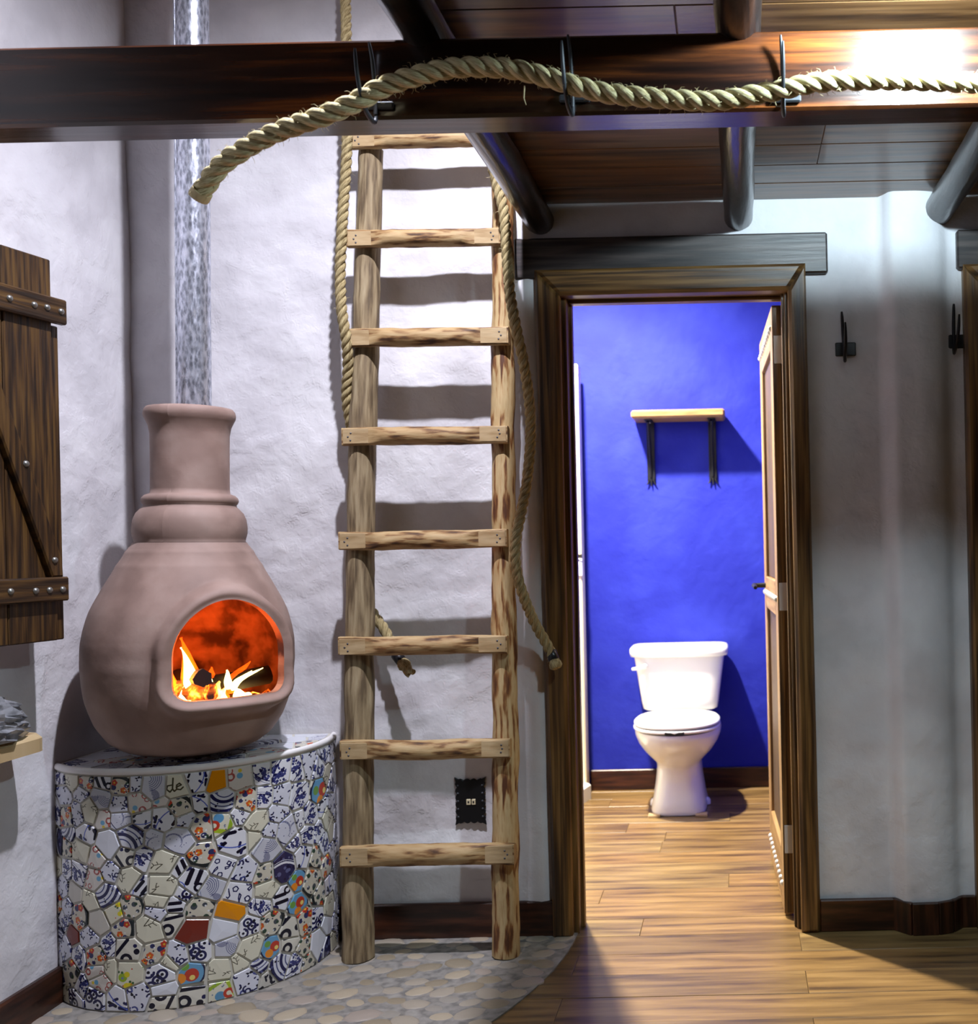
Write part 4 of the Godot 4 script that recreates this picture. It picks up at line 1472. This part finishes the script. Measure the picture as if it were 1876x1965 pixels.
func iron_hook(label: String, at: Vector3, group: String, lean: float, mat: Material, plate: Vector2) -> void:
	# a flat bar screwed to the timber or wall, an arm, and a forged strap bent to an open U that faces sideways
	var h := thing("iron_hook", label, "hook", at, group)
	part("plate", box_mesh(Vector3(0.008, -0.012, 0.004), Vector3(plate.x, plate.y, 0.009), 0.003), mat, h)
	# both prongs leave the same root at the plate; one curves out and up in front of the rope, one stays close to the timber
	var outer := smooth_path(arr([Vector3(0.004, -0.030, 0.006), Vector3(0.004, -0.047, 0.012), Vector3(0.002, -0.049, 0.026), Vector3(0, -0.041, 0.052), Vector3(0, -0.020, 0.078), Vector3(0, 0.014, 0.096), Vector3(0, 0.054, 0.104)]), 0.006)
	var inner := smooth_path(arr([Vector3(0.004, -0.032, 0.008), Vector3(0.004, -0.004, 0.006), Vector3(0.003, 0.035, 0.008), Vector3(0.002, 0.075, 0.015), Vector3(0.0, 0.104, 0.026)]), 0.006)
	for path: PackedVector3Array in [outer, inner]:
		var rr := PackedFloat32Array()
		for i in path.size():
			path[i].x += lean * (path[i].y + 0.03)
			var t = float(i) / (path.size() - 1)
			rr.append((0.0052 if mat == M.iron_grey else 0.0074) * (1.0 - 0.5 * pow(t, 8.0)))
		var m := Mb.new()
		m.tube(path, rr, 10, true, 0.0005, n_fine, 0.75)
		part("prong", m.done(), mat, h)

func build_ropes() -> void:
	var rail := rope("rope_rail", "thick twisted natural fibre rope running along the varnished beam through iron hooks", "", arr([
		Vector3(-1.052, 1.958, -2.060), Vector3(-1.032, 1.975, -2.050), Vector3(-0.988, 2.008, -2.030), Vector3(-0.906, 2.044, -2.010), Vector3(-0.841, 2.064, -2.000), Vector3(-0.776, 2.079, -1.990),
		Vector3(-0.713, 2.101, -1.985), Vector3(-0.652, 2.132, -1.985), Vector3(-0.590, 2.148, -1.980), Vector3(-0.530, 2.160, -1.980), Vector3(-0.470, 2.162, -1.980), Vector3(-0.410, 2.157, -1.980),
		Vector3(-0.351, 2.144, -1.985), Vector3(-0.291, 2.125, -1.985), Vector3(-0.232, 2.109, -1.985), Vector3(-0.172, 2.101, -1.985), Vector3(-0.102, 2.094, -1.985), Vector3(-0.042, 2.089, -1.985),
		Vector3(0.009, 2.092, -1.985), Vector3(0.059, 2.100, -1.985), Vector3(0.109, 2.108, -1.985), Vector3(0.170, 2.119, -1.985), Vector3(0.230, 2.123, -1.985), Vector3(0.310, 2.122, -1.985),
		Vector3(0.390, 2.118, -1.985), Vector3(0.486, 2.112, -1.985), Vector3(0.610, 2.099, -1.985), Vector3(0.760, 2.076, -1.985)
	]), 0.0190, 0.096, 420)
	var e := Mb.new()
	e.tube(arr([Vector3(-1.045, 1.963, -2.056), Vector3(-1.054, 1.955, -2.061), Vector3(-1.058, 1.951, -2.063)]), PackedFloat32Array([0.0195, 0.0205, 0.019]), 16, true, 0.002, n_fine)
	part("cut_end", e.done(), M.fibre, rail)
	var ls := Mb.new()
	ls.tube(arr([Vector3(-0.383, 2.120, -1.972), Vector3(-0.384, 2.095, -1.968), Vector3(-0.380, 2.082, -1.968)]), PackedFloat32Array([0.0014, 0.0012, 0.0006]), 6)
	part("loose_yarn", ls.done(), M.fibre, rail)
	var lr := arr([
		Vector3(-1.157, 3.132, -3.180), Vector3(-1.163, 2.939, -3.180), Vector3(-1.163, 2.843, -3.180), Vector3(-1.164, 2.501, -3.170), Vector3(-1.179, 2.292, -3.165), Vector3(-1.190, 2.099, -3.160),
		Vector3(-1.185, 1.985, -3.150), Vector3(-1.173, 1.889, -3.150), Vector3(-1.176, 1.813, -3.170), Vector3(-1.190, 1.720, -3.190), Vector3(-1.188, 1.642, -3.210), Vector3(-1.171, 1.498, -3.235),
		Vector3(-1.175, 1.252, -3.245), Vector3(-1.160, 1.088, -3.240), Vector3(-1.098, 0.991, -3.220), Vector3(-1.047, 0.908, -3.190), Vector3(-1.004, 0.860, -3.170)
	])
	var r1 := rope("hanging_rope", "twisted rope hanging down beside and behind the ladder's smooth grey pole", "ropes hung on the ladder", lr, 0.0165, 0.080, 60)
	rope_end(r1, lr[lr.size() - 2], lr[lr.size() - 1], 0.0165)
	var rp := arr([
		Vector3(-0.710, 2.417, -3.100), Vector3(-0.689, 2.323, -3.100), Vector3(-0.670, 2.241, -3.090), Vector3(-0.662, 2.129, -3.080), Vector3(-0.653, 2.001, -3.070), Vector3(-0.637, 1.893, -3.070),
		Vector3(-0.625, 1.805, -3.100), Vector3(-0.618, 1.701, -3.140), Vector3(-0.620, 1.593, -3.170), Vector3(-0.632, 1.448, -3.160), Vector3(-0.649, 1.336, -3.130), Vector3(-0.661, 1.257, -3.110),
		Vector3(-0.661, 1.179, -3.110), Vector3(-0.647, 1.099, -3.130), Vector3(-0.623, 1.008, -3.180), Vector3(-0.598, 0.948, -3.210), Vector3(-0.577, 0.901, -3.220), Vector3(-0.564, 0.866, -3.210)
	])
	var r2 := rope("hanging_rope", "twisted rope hanging in a wavy line between the ladder and the door casing", "ropes hung on the ladder", rp, 0.0165, 0.080, 60)
	rope_end(r2, rp[rp.size() - 2], rp[rp.size() - 1], 0.0165)
	iron_hook("grey forged iron hook on the beam nearest the rope's free end", Vector3(-0.696, 2.132, -2.049), "rope hooks on the beam", 0.0, M.iron_grey, Vector2(0.062, 0.015))
	iron_hook("grey forged iron hook on the beam, middle one of the three", Vector3(-0.306, 2.138, -2.049), "rope hooks on the beam", 0.0, M.iron_grey, Vector2(0.062, 0.015))
	iron_hook("grey forged iron hook on the beam beside the bright lamp reflection", Vector3(0.111, 2.128, -2.049), "rope hooks on the beam", 0.0, M.iron_grey, Vector2(0.062, 0.015))
	iron_hook("black iron hook on the white wall beside the bathroom door casing", Vector3(0.358, 1.862, -3.297), "wall hooks", -0.03, M.iron, Vector2(0.066, 0.044))
	iron_hook("black iron hook on the white wall at the edge of the next door casing", Vector3(0.708, 1.880, -3.302), "wall hooks", 0.02, M.iron, Vector2(0.066, 0.044))

# ------------------------------------------------------------------ things on the window side
func build_shutter() -> void:
	# local x runs along the shutter towards its free edge, z faces the room
	var sh := thing("window_shutter", "dark brown plank window shutter with a diagonal brace and bolted battens", "shutter", Vector3(-1.759, 0.0, -2.72))
	sh.basis = Basis(Vector3(0.1840, 0, -0.983), Vector3.UP, Vector3(0.983, 0, 0.184))
	for q in [[-0.46, -0.312], [-0.310, -0.162], [-0.160, -0.012]]:
		var xm: float = (q[0] + q[1]) * 0.5
		part("board", box_mesh(Vector3(xm, 1.5225, -0.032), Vector3(q[1] - q[0], 0.999, 0.022), 0.003, 1), M.shutter, sh)
	part("edge_board", box_mesh(Vector3(0.003, 1.438, -0.040), Vector3(0.028, 0.83, 0.020), 0.003, 1), M.shutter, sh).set_meta("label", "narrow darker edge board")
	part("batten", box_mesh(Vector3(-0.22, 1.8875, -0.0105), Vector3(0.475, 0.066, 0.021), 0.004, 0), M.shutter, sh)
	part("batten", box_mesh(Vector3(-0.23, 1.1575, -0.0105), Vector3(0.470, 0.063, 0.021), 0.004, 0), M.shutter, sh)
	var br := Mb.new()
	br.uvo = Vector2(0.7, 1.1)
	br.prism(PackedVector2Array([Vector2(-0.043, 1.1895), Vector2(-0.008, 1.1895), Vector2(-0.010, 1.235), Vector2(-0.255, 1.855), Vector2(-0.312, 1.855)]), -0.021, -0.004, 0.004)
	part("brace", br.done(), M.shutter, sh)
	for q in [[-0.159, 1.886, 0.0], [-0.087, 1.886, 0.0], [-0.048, 1.888, 0.0], [-0.004, 1.887, 0.0], [-0.174, 1.158, 0.0], [-0.101, 1.156, 0.0], [-0.059, 1.156, 0.0], [-0.018, 1.156, 0.0], [-0.118, 1.478, -0.004], [-0.037, 1.233, -0.004]]:
		var bo := Mb.new()
		bo.xf = Transform3D(Basis(Vector3.RIGHT, PI / 2), Vector3(q[0], q[1], q[2]))
		bo.lathe(PackedVector2Array([Vector2(0.0085, -0.002), Vector2(0.0085, 0.0012), Vector2(0.0068, 0.0042), Vector2(0.0035, 0.006), Vector2(0.0, 0.0066)]), 14)
		part("bolt_head", bo.done(), M.zinc, sh)
	var sl := MeshInstance3D.new()
	sl.name = "window_shelf"
	var sb := Mb.new()
	sb.xf = Transform3D(Basis(Vector3.RIGHT, -PI / 2), Vector3.ZERO)
	sb.prism(PackedVector2Array([Vector2(-1.925, 1.75), Vector2(-1.800, 1.75), Vector2(-1.800, 2.655), Vector2(-1.804, 2.672), Vector2(-1.814, 2.684), Vector2(-1.830, 2.692), Vector2(-1.925, 2.71)]), 0.741, 0.787, 0.012)
	sl.mesh = sb.done()
	sl.material_override = M.ledge
	add_child(sl)
	tag(sl, "pale wooden ledge board end under the window shutter carrying a plastic bag", "shelf")
	# crumpled bag
	var bg := Mb.new()
	var rows := []
	for j in 15:
		var v := j / 14.0
		var ring := PackedVector3Array()
		for i in 28:
			var a := TAU * i / 28.0
			var e := sqrt(maxf(0.0, 1.0 - pow(v, 2.4))) * (0.9 + 0.1 * v)
			var k := 1.0 + 0.34 * n_fine.get_noise_3d(cos(a) * 26.0, v * 40.0, sin(a) * 26.0) + 0.14 * n_stroke.get_noise_3d(cos(a) * 60.0, v * 90.0, sin(a) * 60.0)
			ring.append(Vector3(-1.850 + cos(a) * 0.066 * e * k, 0.7875 + v * 0.125 * (1.0 + 0.12 * n_fine.get_noise_2d(a * 20.0, v * 30.0)), -2.47 + sin(a) * 0.19 * e * k))
		rows.append(ring)
	for j in 14:
		for i in 28:
			var i2 := (i + 1) % 28
			bg.quad(rows[j][i], rows[j][i2], rows[j + 1][i2], rows[j + 1][i], Vector2.ZERO, Vector2.ZERO, Vector2.ZERO, Vector2.ZERO, Vector3(cos(TAU * i / 28.0), 0.3, sin(TAU * i / 28.0)))
	var bag := MeshInstance3D.new()
	bag.name = "plastic_bag"
	bag.mesh = bg.done()
	bag.material_override = M.bag
	add_child(bag)
	tag(bag, "crumpled silvery grey plastic bag lying on the window ledge board", "bag")

func build_outlet() -> void:
	var o := thing("outlet_cover", "black ornate scalloped cover plate on the wall behind the ladder", "outlet", Vector3(-0.862, 0.435, -3.297))
	var pts := PackedVector2Array()
	var w := 0.043
	var h := 0.066
	var corners := [Vector2(-w, -h), Vector2(w, -h), Vector2(w, h), Vector2(-w, h)]
	for s in 4:
		var a: Vector2 = corners[s]
		var b: Vector2 = corners[(s + 1) % 4]
		var out := Vector2((b - a).y, -(b - a).x).normalized()
		var k := 4 if s % 2 == 0 else 6
		pts.append(a * 1.16)
		for i in k * 4 - 1:
			var t := (i + 1.0) / (k * 4)
			pts.append(a.lerp(b, t) + out * 0.0055 * absf(sin(t * k * PI)))
	var m := Mb.new()
	m.prism(pts, 0.0, 0.006, 0.002)
	part("plate", m.done(), M.iron, o)
	for s in [-1.0, 1.0]:
		for i in 5:
			var bd := Mb.new()
			bd.xf = Transform3D(Basis(Vector3.RIGHT, PI / 2), Vector3(s * 0.039, -0.05 + i * 0.025, 0.006))
			bd.lathe(PackedVector2Array([Vector2(0.0042, -0.001), Vector2(0.003, 0.002), Vector2(0.0, 0.003)]), 10)
			part("bead", bd.done(), M.iron_grey, o)
	part("socket", box_mesh(Vector3(-0.005, -0.002, 0.007), Vector3(0.014, 0.018, 0.004), 0.001), M.shower, o)
	part("socket", box_mesh(Vector3(0.011, -0.002, 0.007), Vector3(0.012, 0.018, 0.004), 0.001), M.shower, o)
	part("slot", box_mesh(Vector3(-0.005, -0.002, 0.0088), Vector3(0.005, 0.006, 0.002), 0.0), M.dark, o)
	part("slot", box_mesh(Vector3(0.011, -0.002, 0.0088), Vector3(0.005, 0.006, 0.002), 0.0), M.dark, o)

# ------------------------------------------------------------------ bathroom
func build_door() -> void:
	# local x runs from the hinges to the free edge, z is the face seen from the room
	var d := structure("door_1")
	d.position = Vector3(0.137, 0.0, -3.405)
	d.rotation.y = PI / 2 + deg_to_rad(2.1)
	d.set_meta("label", "light wooden bathroom door standing open, seen almost edge-on")
	var w := 0.66
	var zc := 0.018
	var put := func(called: String, x0: float, x1: float, y0: float, y1: float, z0: float, z1: float, mat: Material) -> MeshInstance3D:
		return part(called, box_mesh(Vector3((x0 + x1) * 0.5, (y0 + y1) * 0.5, (z0 + z1) * 0.5), Vector3(x1 - x0, y1 - y0, z1 - z0), 0.003), mat, d)
	put.call("stile", 0.0, 0.10, 0.012, 2.022, 0.0, 0.036, M.door)
	put.call("stile", w - 0.10, w, 0.012, 2.022, 0.0, 0.036, M.door)
	put.call("rail", 0.10, w - 0.10, 1.89, 2.022, 0.0, 0.036, M.door)
	put.call("rail", 0.10, w - 0.10, 0.99, 1.11, 0.0, 0.036, M.door)
	put.call("rail", 0.10, w - 0.10, 0.012, 0.21, 0.0, 0.036, M.door)
	put.call("panel", 0.098, w - 0.098, 1.11, 1.89, 0.012, 0.028, M.door_dark)
	put.call("panel", 0.098, w - 0.098, 0.21, 0.99, 0.012, 0.028, M.door_dark)
	part("hinge_edge", box_mesh(Vector3(-0.0015, 1.017, zc), Vector3(0.003, 2.0, 0.035), 0.001), M.casing, d)
	for y in [1.955, 1.05, 0.10]:
		for i in 11:
			var st := Mb.new()
			st.xf = Transform3D(Basis(Vector3.RIGHT, -PI / 2), Vector3(0.05 + i * 0.056, y, 0.0))
			st.lathe(PackedVector2Array([Vector2(0.011, -0.001), Vector2(0.0095, 0.005), Vector2(0.005, 0.009), Vector2(0.0, 0.010)]), 10)
			part("stud", st.done(), M.steel, d)
	for y in [1.875, 1.06, 0.26]:
		part("hinge", box_mesh(Vector3(-0.004, y, zc), Vector3(0.004, 0.092, 0.026), 0.001), M.steel, d)
	var hb := Mb.new()
	hb.tube(arr([Vector3(w - 0.06, 1.075, 0.0), Vector3(w - 0.06, 1.075, -0.035), Vector3(w - 0.065, 1.075, -0.045), Vector3(w - 0.16, 1.07, -0.045)]), PackedFloat32Array([0.010, 0.009, 0.010, 0.007]), 12)
	part("handle", hb.done(), M.iron, d)

func build_shelf() -> void:
	var s := thing("wall_shelf", "small thick pale wooden shelf on two black iron brackets on the blue wall", "shelf")
	var b := Mb.new()
	b.uvo = Vector2(0.2, 0.9)
	b.box(Vector3(-0.267, 1.885, -5.158), Vector3(0.462, 0.040, 0.196), 0.010)
	part("board", b.done(), M.shelf, s)
	for x in [-0.418, -0.104]:
		var bk := Mb.new()
		var o := Vector3(x, 0, -5.256)
		bk.xf = Transform3D(Basis.IDENTITY, o)
		bk.box(Vector3(0, 1.715, 0.005), Vector3(0.040, 0.300, 0.008), 0.002)
		bk.box(Vector3(0, 1.862, 0.085), Vector3(0.038, 0.006, 0.165), 0.002)
		for k in [-1.0, 0.0, 1.0]:
			bk.tube(arr([Vector3(k * 0.012, 1.575, 0.006), Vector3(k * 0.016, 1.557, 0.007), Vector3(k * 0.025, 1.548 - (0.008 if k == 0.0 else 0.0), 0.012)]), PackedFloat32Array([0.007, 0.005, 0.002]), 8)
		var br := part("bracket", bk.done(), M.iron, s)
		var dg := Mb.new()
		dg.xf = Transform3D(Basis.IDENTITY, o)
		var cp := PackedVector3Array()
		for i in 15:
			var t := i / 14.0
			cp.append(Vector3(0.0, lerpf(1.585, 1.855, t), 0.008 + 0.135 * pow(t, 1.7)))
		dg.tube(cp, PackedFloat32Array([0.010]), 10, true, 0.0, null, 0.6)
		part("brace", dg.done(), M.iron, br)
		for z in [0.045, 0.10]:
			var sc := Mb.new()
			sc.xf = Transform3D(Basis(Vector3.RIGHT, PI), o + Vector3(0, 1.859, z))
			sc.lathe(PackedVector2Array([Vector2(0.005, -0.001), Vector2(0.004, 0.002), Vector2(0.0, 0.003)]), 10)
			part("screw", sc.done(), M.steel, br)

# loft of rounded cross sections: each [y, half width, z back, z front, roundness]
func loft(secs: Array, segs := 48, cap0 := true, cap1 := true) -> ArrayMesh:
	var m := Mb.new()
	var rows := []
	for q in secs:
		var ring := PackedVector3Array()
		var zc: float = (q[2] + q[3]) * 0.5
		var hz: float = absf(q[3] - q[2]) * 0.5
		for i in segs:
			var a := TAU * i / segs
			var e: float = 2.0 / q[4]
			ring.append(Vector3(signf(cos(a)) * pow(absf(cos(a)), e) * q[1], q[0], zc + signf(sin(a)) * pow(absf(sin(a)), e) * hz))
		rows.append(ring)
	for j in rows.size() - 1:
		var c := Vector3(0, 0, (secs[j][2] + secs[j][3]) * 0.5)
		for i in segs:
			var i2 := (i + 1) % segs
			var o: Vector3 = (rows[j][i] + rows[j + 1][i2]) * 0.5 - c
			o.y = 0.0
			var dy: float = secs[j + 1][0] - secs[j][0]
			var dw: float = secs[j + 1][1] - secs[j][1]
			o = o.normalized() * absf(dy) + Vector3.UP * (-dw if dy >= 0.0 else dw)
			m.quad(rows[j][i], rows[j][i2], rows[j + 1][i2], rows[j + 1][i], Vector2.ZERO, Vector2.ZERO, Vector2.ZERO, Vector2.ZERO, o, 1)
	for e in 2:
		if (e == 0 and not cap0) or (e == 1 and not cap1):
			continue
		var k := 0 if e == 0 else rows.size() - 1
		var mid := Vector3(0, secs[k][0], (secs[k][2] + secs[k][3]) * 0.5)
		for i in segs:
			m.tri(mid, rows[k][i], rows[k][(i + 1) % segs], Vector2.ZERO, Vector2.ZERO, Vector2.ZERO, Vector3.UP * (-1.0 if e == 0 else 1.0))
	return m.done()

func build_toilet() -> void:
	var t := thing("toilet", "white two-piece toilet with a closed lid against the blue bathroom wall", "toilet", Vector3(-0.287, 0.0, -5.25))
	part("tank", loft([[0.428, 0.168, 0.04, 0.18, 6.0], [0.436, 0.184, 0.03, 0.19, 6.0], [0.47, 0.190, 0.025, 0.20, 6.0], [0.60, 0.208, 0.02, 0.212, 6.0], [0.695, 0.222, 0.015, 0.222, 6.0]]), M.ceramic, t)
	part("tank_lid", loft([[0.693, 0.222, 0.012, 0.226, 6.0], [0.697, 0.238, 0.005, 0.24, 6.0], [0.712, 0.243, 0.002, 0.245, 6.0], [0.733, 0.242, 0.003, 0.244, 6.0], [0.743, 0.234, 0.01, 0.236, 6.0], [0.746, 0.220, 0.02, 0.224, 6.0]]), M.ceramic, t)
	var lv := Mb.new()
	lv.tube(arr([Vector3(-0.165, 0.652, 0.215), Vector3(-0.165, 0.652, 0.236), Vector3(-0.172, 0.650, 0.242), Vector3(-0.205, 0.643, 0.242), Vector3(-0.226, 0.640, 0.238)]), PackedFloat32Array([0.013, 0.012, 0.011, 0.009, 0.007]), 14)
	part("flush_lever", lv.done(), M.ceramic, t)
	# foot and bowl in one glazed body
	part("bowl", loft([[0.004, 0.128, 0.14, 0.545, 4.0], [0.018, 0.131, 0.14, 0.55, 4.0], [0.06, 0.122, 0.14, 0.535, 3.6], [0.14, 0.110, 0.13, 0.52, 3.2], [0.205, 0.104, 0.12, 0.52, 2.8], [0.228, 0.108, 0.12, 0.535, 2.6], [0.25, 0.128, 0.12, 0.565, 2.4], [0.285, 0.160, 0.10, 0.61, 2.3], [0.325, 0.186, 0.08, 0.65, 2.25], [0.360, 0.200, 0.05, 0.672, 2.25], [0.380, 0.203, 0.04, 0.678, 2.25], [0.390, 0.200, 0.04, 0.675, 2.25]]), M.ceramic, t)
	var rest := part("seat", loft([[0.397, 0.196, 0.205, 0.672, 2.3], [0.400, 0.201, 0.20, 0.680, 2.3], [0.408, 0.202, 0.20, 0.681, 2.3], [0.412, 0.198, 0.205, 0.676, 2.3]]), M.seat, t)
	part("lid", loft([[0.416, 0.192, 0.20, 0.668, 2.3], [0.419, 0.199, 0.195, 0.677, 2.3], [0.428, 0.200, 0.195, 0.678, 2.3], [0.436, 0.190, 0.20, 0.664, 2.3], [0.439, 0.150, 0.24, 0.60, 2.3]]), M.seat, t)
	part("seat_gap", box_mesh(Vector3(0.0, 0.402, 0.667), Vector3(0.088, 0.014, 0.026), 0.002), M.dark, t)
	for s in [-1.0, 1.0]:
		part("lid_hinge", box_mesh(Vector3(s * 0.075, 0.405, 0.205), Vector3(0.04, 0.026, 0.03), 0.006), M.seat, t)
		var cp := Mb.new()
		cp.xf = Transform3D(Basis.IDENTITY, Vector3(s * 0.122, 0.02, 0.33))
		cp.lathe(PackedVector2Array([Vector2(0.022, -0.016), Vector2(0.021, 0.004), Vector2(0.014, 0.014), Vector2(0.0, 0.017)]), 16)
		part("bolt_cap", cp.done(), M.ceramic, t)
		var sk := box_mesh(Vector3(s * 0.108, 0.006, 0.535), Vector3(0.055, 0.011, 0.05), 0.002)
		part("wooden_shim", sk, M.cut, t)

# ------------------------------------------------------------------ lamps
func bulb(label: String, at: Vector3, rad: float, col: Color, energy: float, mat: Material, stem_to: float, shade := 0.0) -> void:
	var l := thing("lamp", label, "lamp", at)
	var g := Mb.new()
	var pr := PackedVector2Array()
	for i in 13:
		var a := -PI * 0.5 + PI * i / 12.0
		pr.append(Vector2(cos(a) * rad, sin(a) * rad))
	g.lathe(pr, 24)
	part("bulb", g.done(), mat, l)
	var s := Mb.new()
	s.lathe(PackedVector2Array([Vector2(0.0, rad * 0.8), Vector2(rad * 0.5, rad * 0.8), Vector2(rad * 0.5, minf(stem_to, rad * 1.6)), Vector2(0.004, minf(stem_to, rad * 1.7)), Vector2(0.004, stem_to)]), 16)
	part("socket", s.done(), M.curb, l)
	var o: Light3D
	if shade > 0.0:
		# an opaque shade throws the light downwards in a wide soft-edged cone
		var h := Mb.new()
		h.lathe(PackedVector2Array([Vector2(shade * 1.6, rad * 0.3), Vector2(shade, rad * 1.6), Vector2(rad * 0.6, rad * 2.2), Vector2(rad * 0.5, rad * 2.3), Vector2(shade * 1.02, rad * 1.75), Vector2(shade * 1.62, rad * 0.4)]), 32)
		part("shade", h.done(), M.iron_grey, l)
		var sp := SpotLight3D.new()
		sp.spot_angle = 80.0
		sp.spot_angle_attenuation = 1.0
		sp.spot_range = 12.0
		sp.spot_attenuation = 2.0
		sp.rotation.x = -PI / 2
		o = sp
	else:
		var om := OmniLight3D.new()
		om.omni_range = 12.0
		om.omni_attenuation = 2.0
		o = om
	o.name = "lamp_light"
	o.light_color = col
	o.light_energy = energy
	o.light_size = rad
	o.shadow_enabled = true
	l.add_child(o)

func _ready() -> void:
	# camera: shifted lens, square to the back wall, tilted by a degree
	var cam := Camera3D.new()
	cam.name = "camera"
	cam.projection = Camera3D.PROJECTION_FRUSTUM
	var lens := CameraAttributesPhysical.new()
	lens.frustum_near = 0.05
	lens.frustum_far = 40.0
	lens.frustum_focal_length = 35.0
	lens.exposure_aperture = 4.0
	lens.frustum_focus_distance = 2.6
	cam.attributes = lens
	cam.projection = Camera3D.PROJECTION_FRUSTUM
	cam.near = 0.05
	cam.far = 40.0
	cam.keep_aspect = Camera3D.KEEP_HEIGHT
	cam.size = 0.05 * 1965.0 / 1980.0
	cam.frustum_offset = Vector2(-472.0, 62.5) / 1980.0 * 0.05
	cam.position = Vector3(0, 1.235, 0)
	cam.rotation.z = deg_to_rad(-1.25)
	add_child(cam)
	cam.current = true
	var env := Environment.new()
	env.background_mode = Environment.BG_COLOR
	env.background_color = Color(0.005, 0.005, 0.008)
	env.tonemap_mode = Environment.TONE_MAPPER_LINEAR
	env.tonemap_exposure = 1.07
	env.sdfgi_enabled = true
	env.ssao_enabled = true
	env.ssil_enabled = true
	var we := WorldEnvironment.new()
	we.name = "environment"
	we.environment = env
	add_child(we)
	rng.seed = 20
	for n in [[n_soft, 0.11, 1], [n_fine, 0.35, 2], [n_stroke, 0.12, 3]]:
		var f: FastNoiseLite = n[0]
		f.noise_type = FastNoiseLite.TYPE_SIMPLEX_SMOOTH
		f.frequency = n[1]
		f.seed = n[2]
		f.fractal_octaves = 3
	n_stroke.fractal_type = FastNoiseLite.FRACTAL_RIDGED
	make_materials()
	# lamps: one under the loft boards beside the beam, one high over the open side, one in the bathroom
	bulb("round bulb under the loft boards in front of the beam", Vector3(0.41, 2.303, -1.805), 0.029, Color(0.86, 0.955, 1.0), 0.95, M.bulb, 0.033)
	# the same bulb throws most of its light forward, at the back wall
	var throw := SpotLight3D.new()
	throw.name = "lamp_throw"
	throw.position = Vector3(0.41, 2.303, -1.805)
	throw.spot_angle = 77.0
	throw.spot_angle_attenuation = 0.5
	throw.spot_range = 12.0
	throw.spot_attenuation = 2.0
	throw.light_color = Color(0.86, 0.955, 1.0)
	throw.light_energy = 2.7
	throw.light_size = 0.042
	throw.rotation.x = deg_to_rad(12.0)
	throw.shadow_enabled = true
	add_child(throw)
	bulb("shaded pendant bulb hanging high over the open side of the loft", Vector3(-0.62, 3.4, -2.08), 0.030, Color(0.945, 0.945, 1.0), 9.4, M.bulb, 0.88, 0.06)
	bulb("warm bulb in a shallow shade on the bathroom ceiling", Vector3(-0.80, 2.95, -4.30), 0.05, Color(1.0, 0.96, 0.88), 27.0, M.warm_bulb, 0.55, 0.09)
	make_atlas()
	build_walls()
	build_floor()
	build_ceiling()
	build_timbers()
	build_trim()
	build_plinth()
	build_pot()
	build_ladder()
	build_ropes()
	build_shutter()
	build_door()
	build_toilet()
	build_shelf()
	build_outlet()
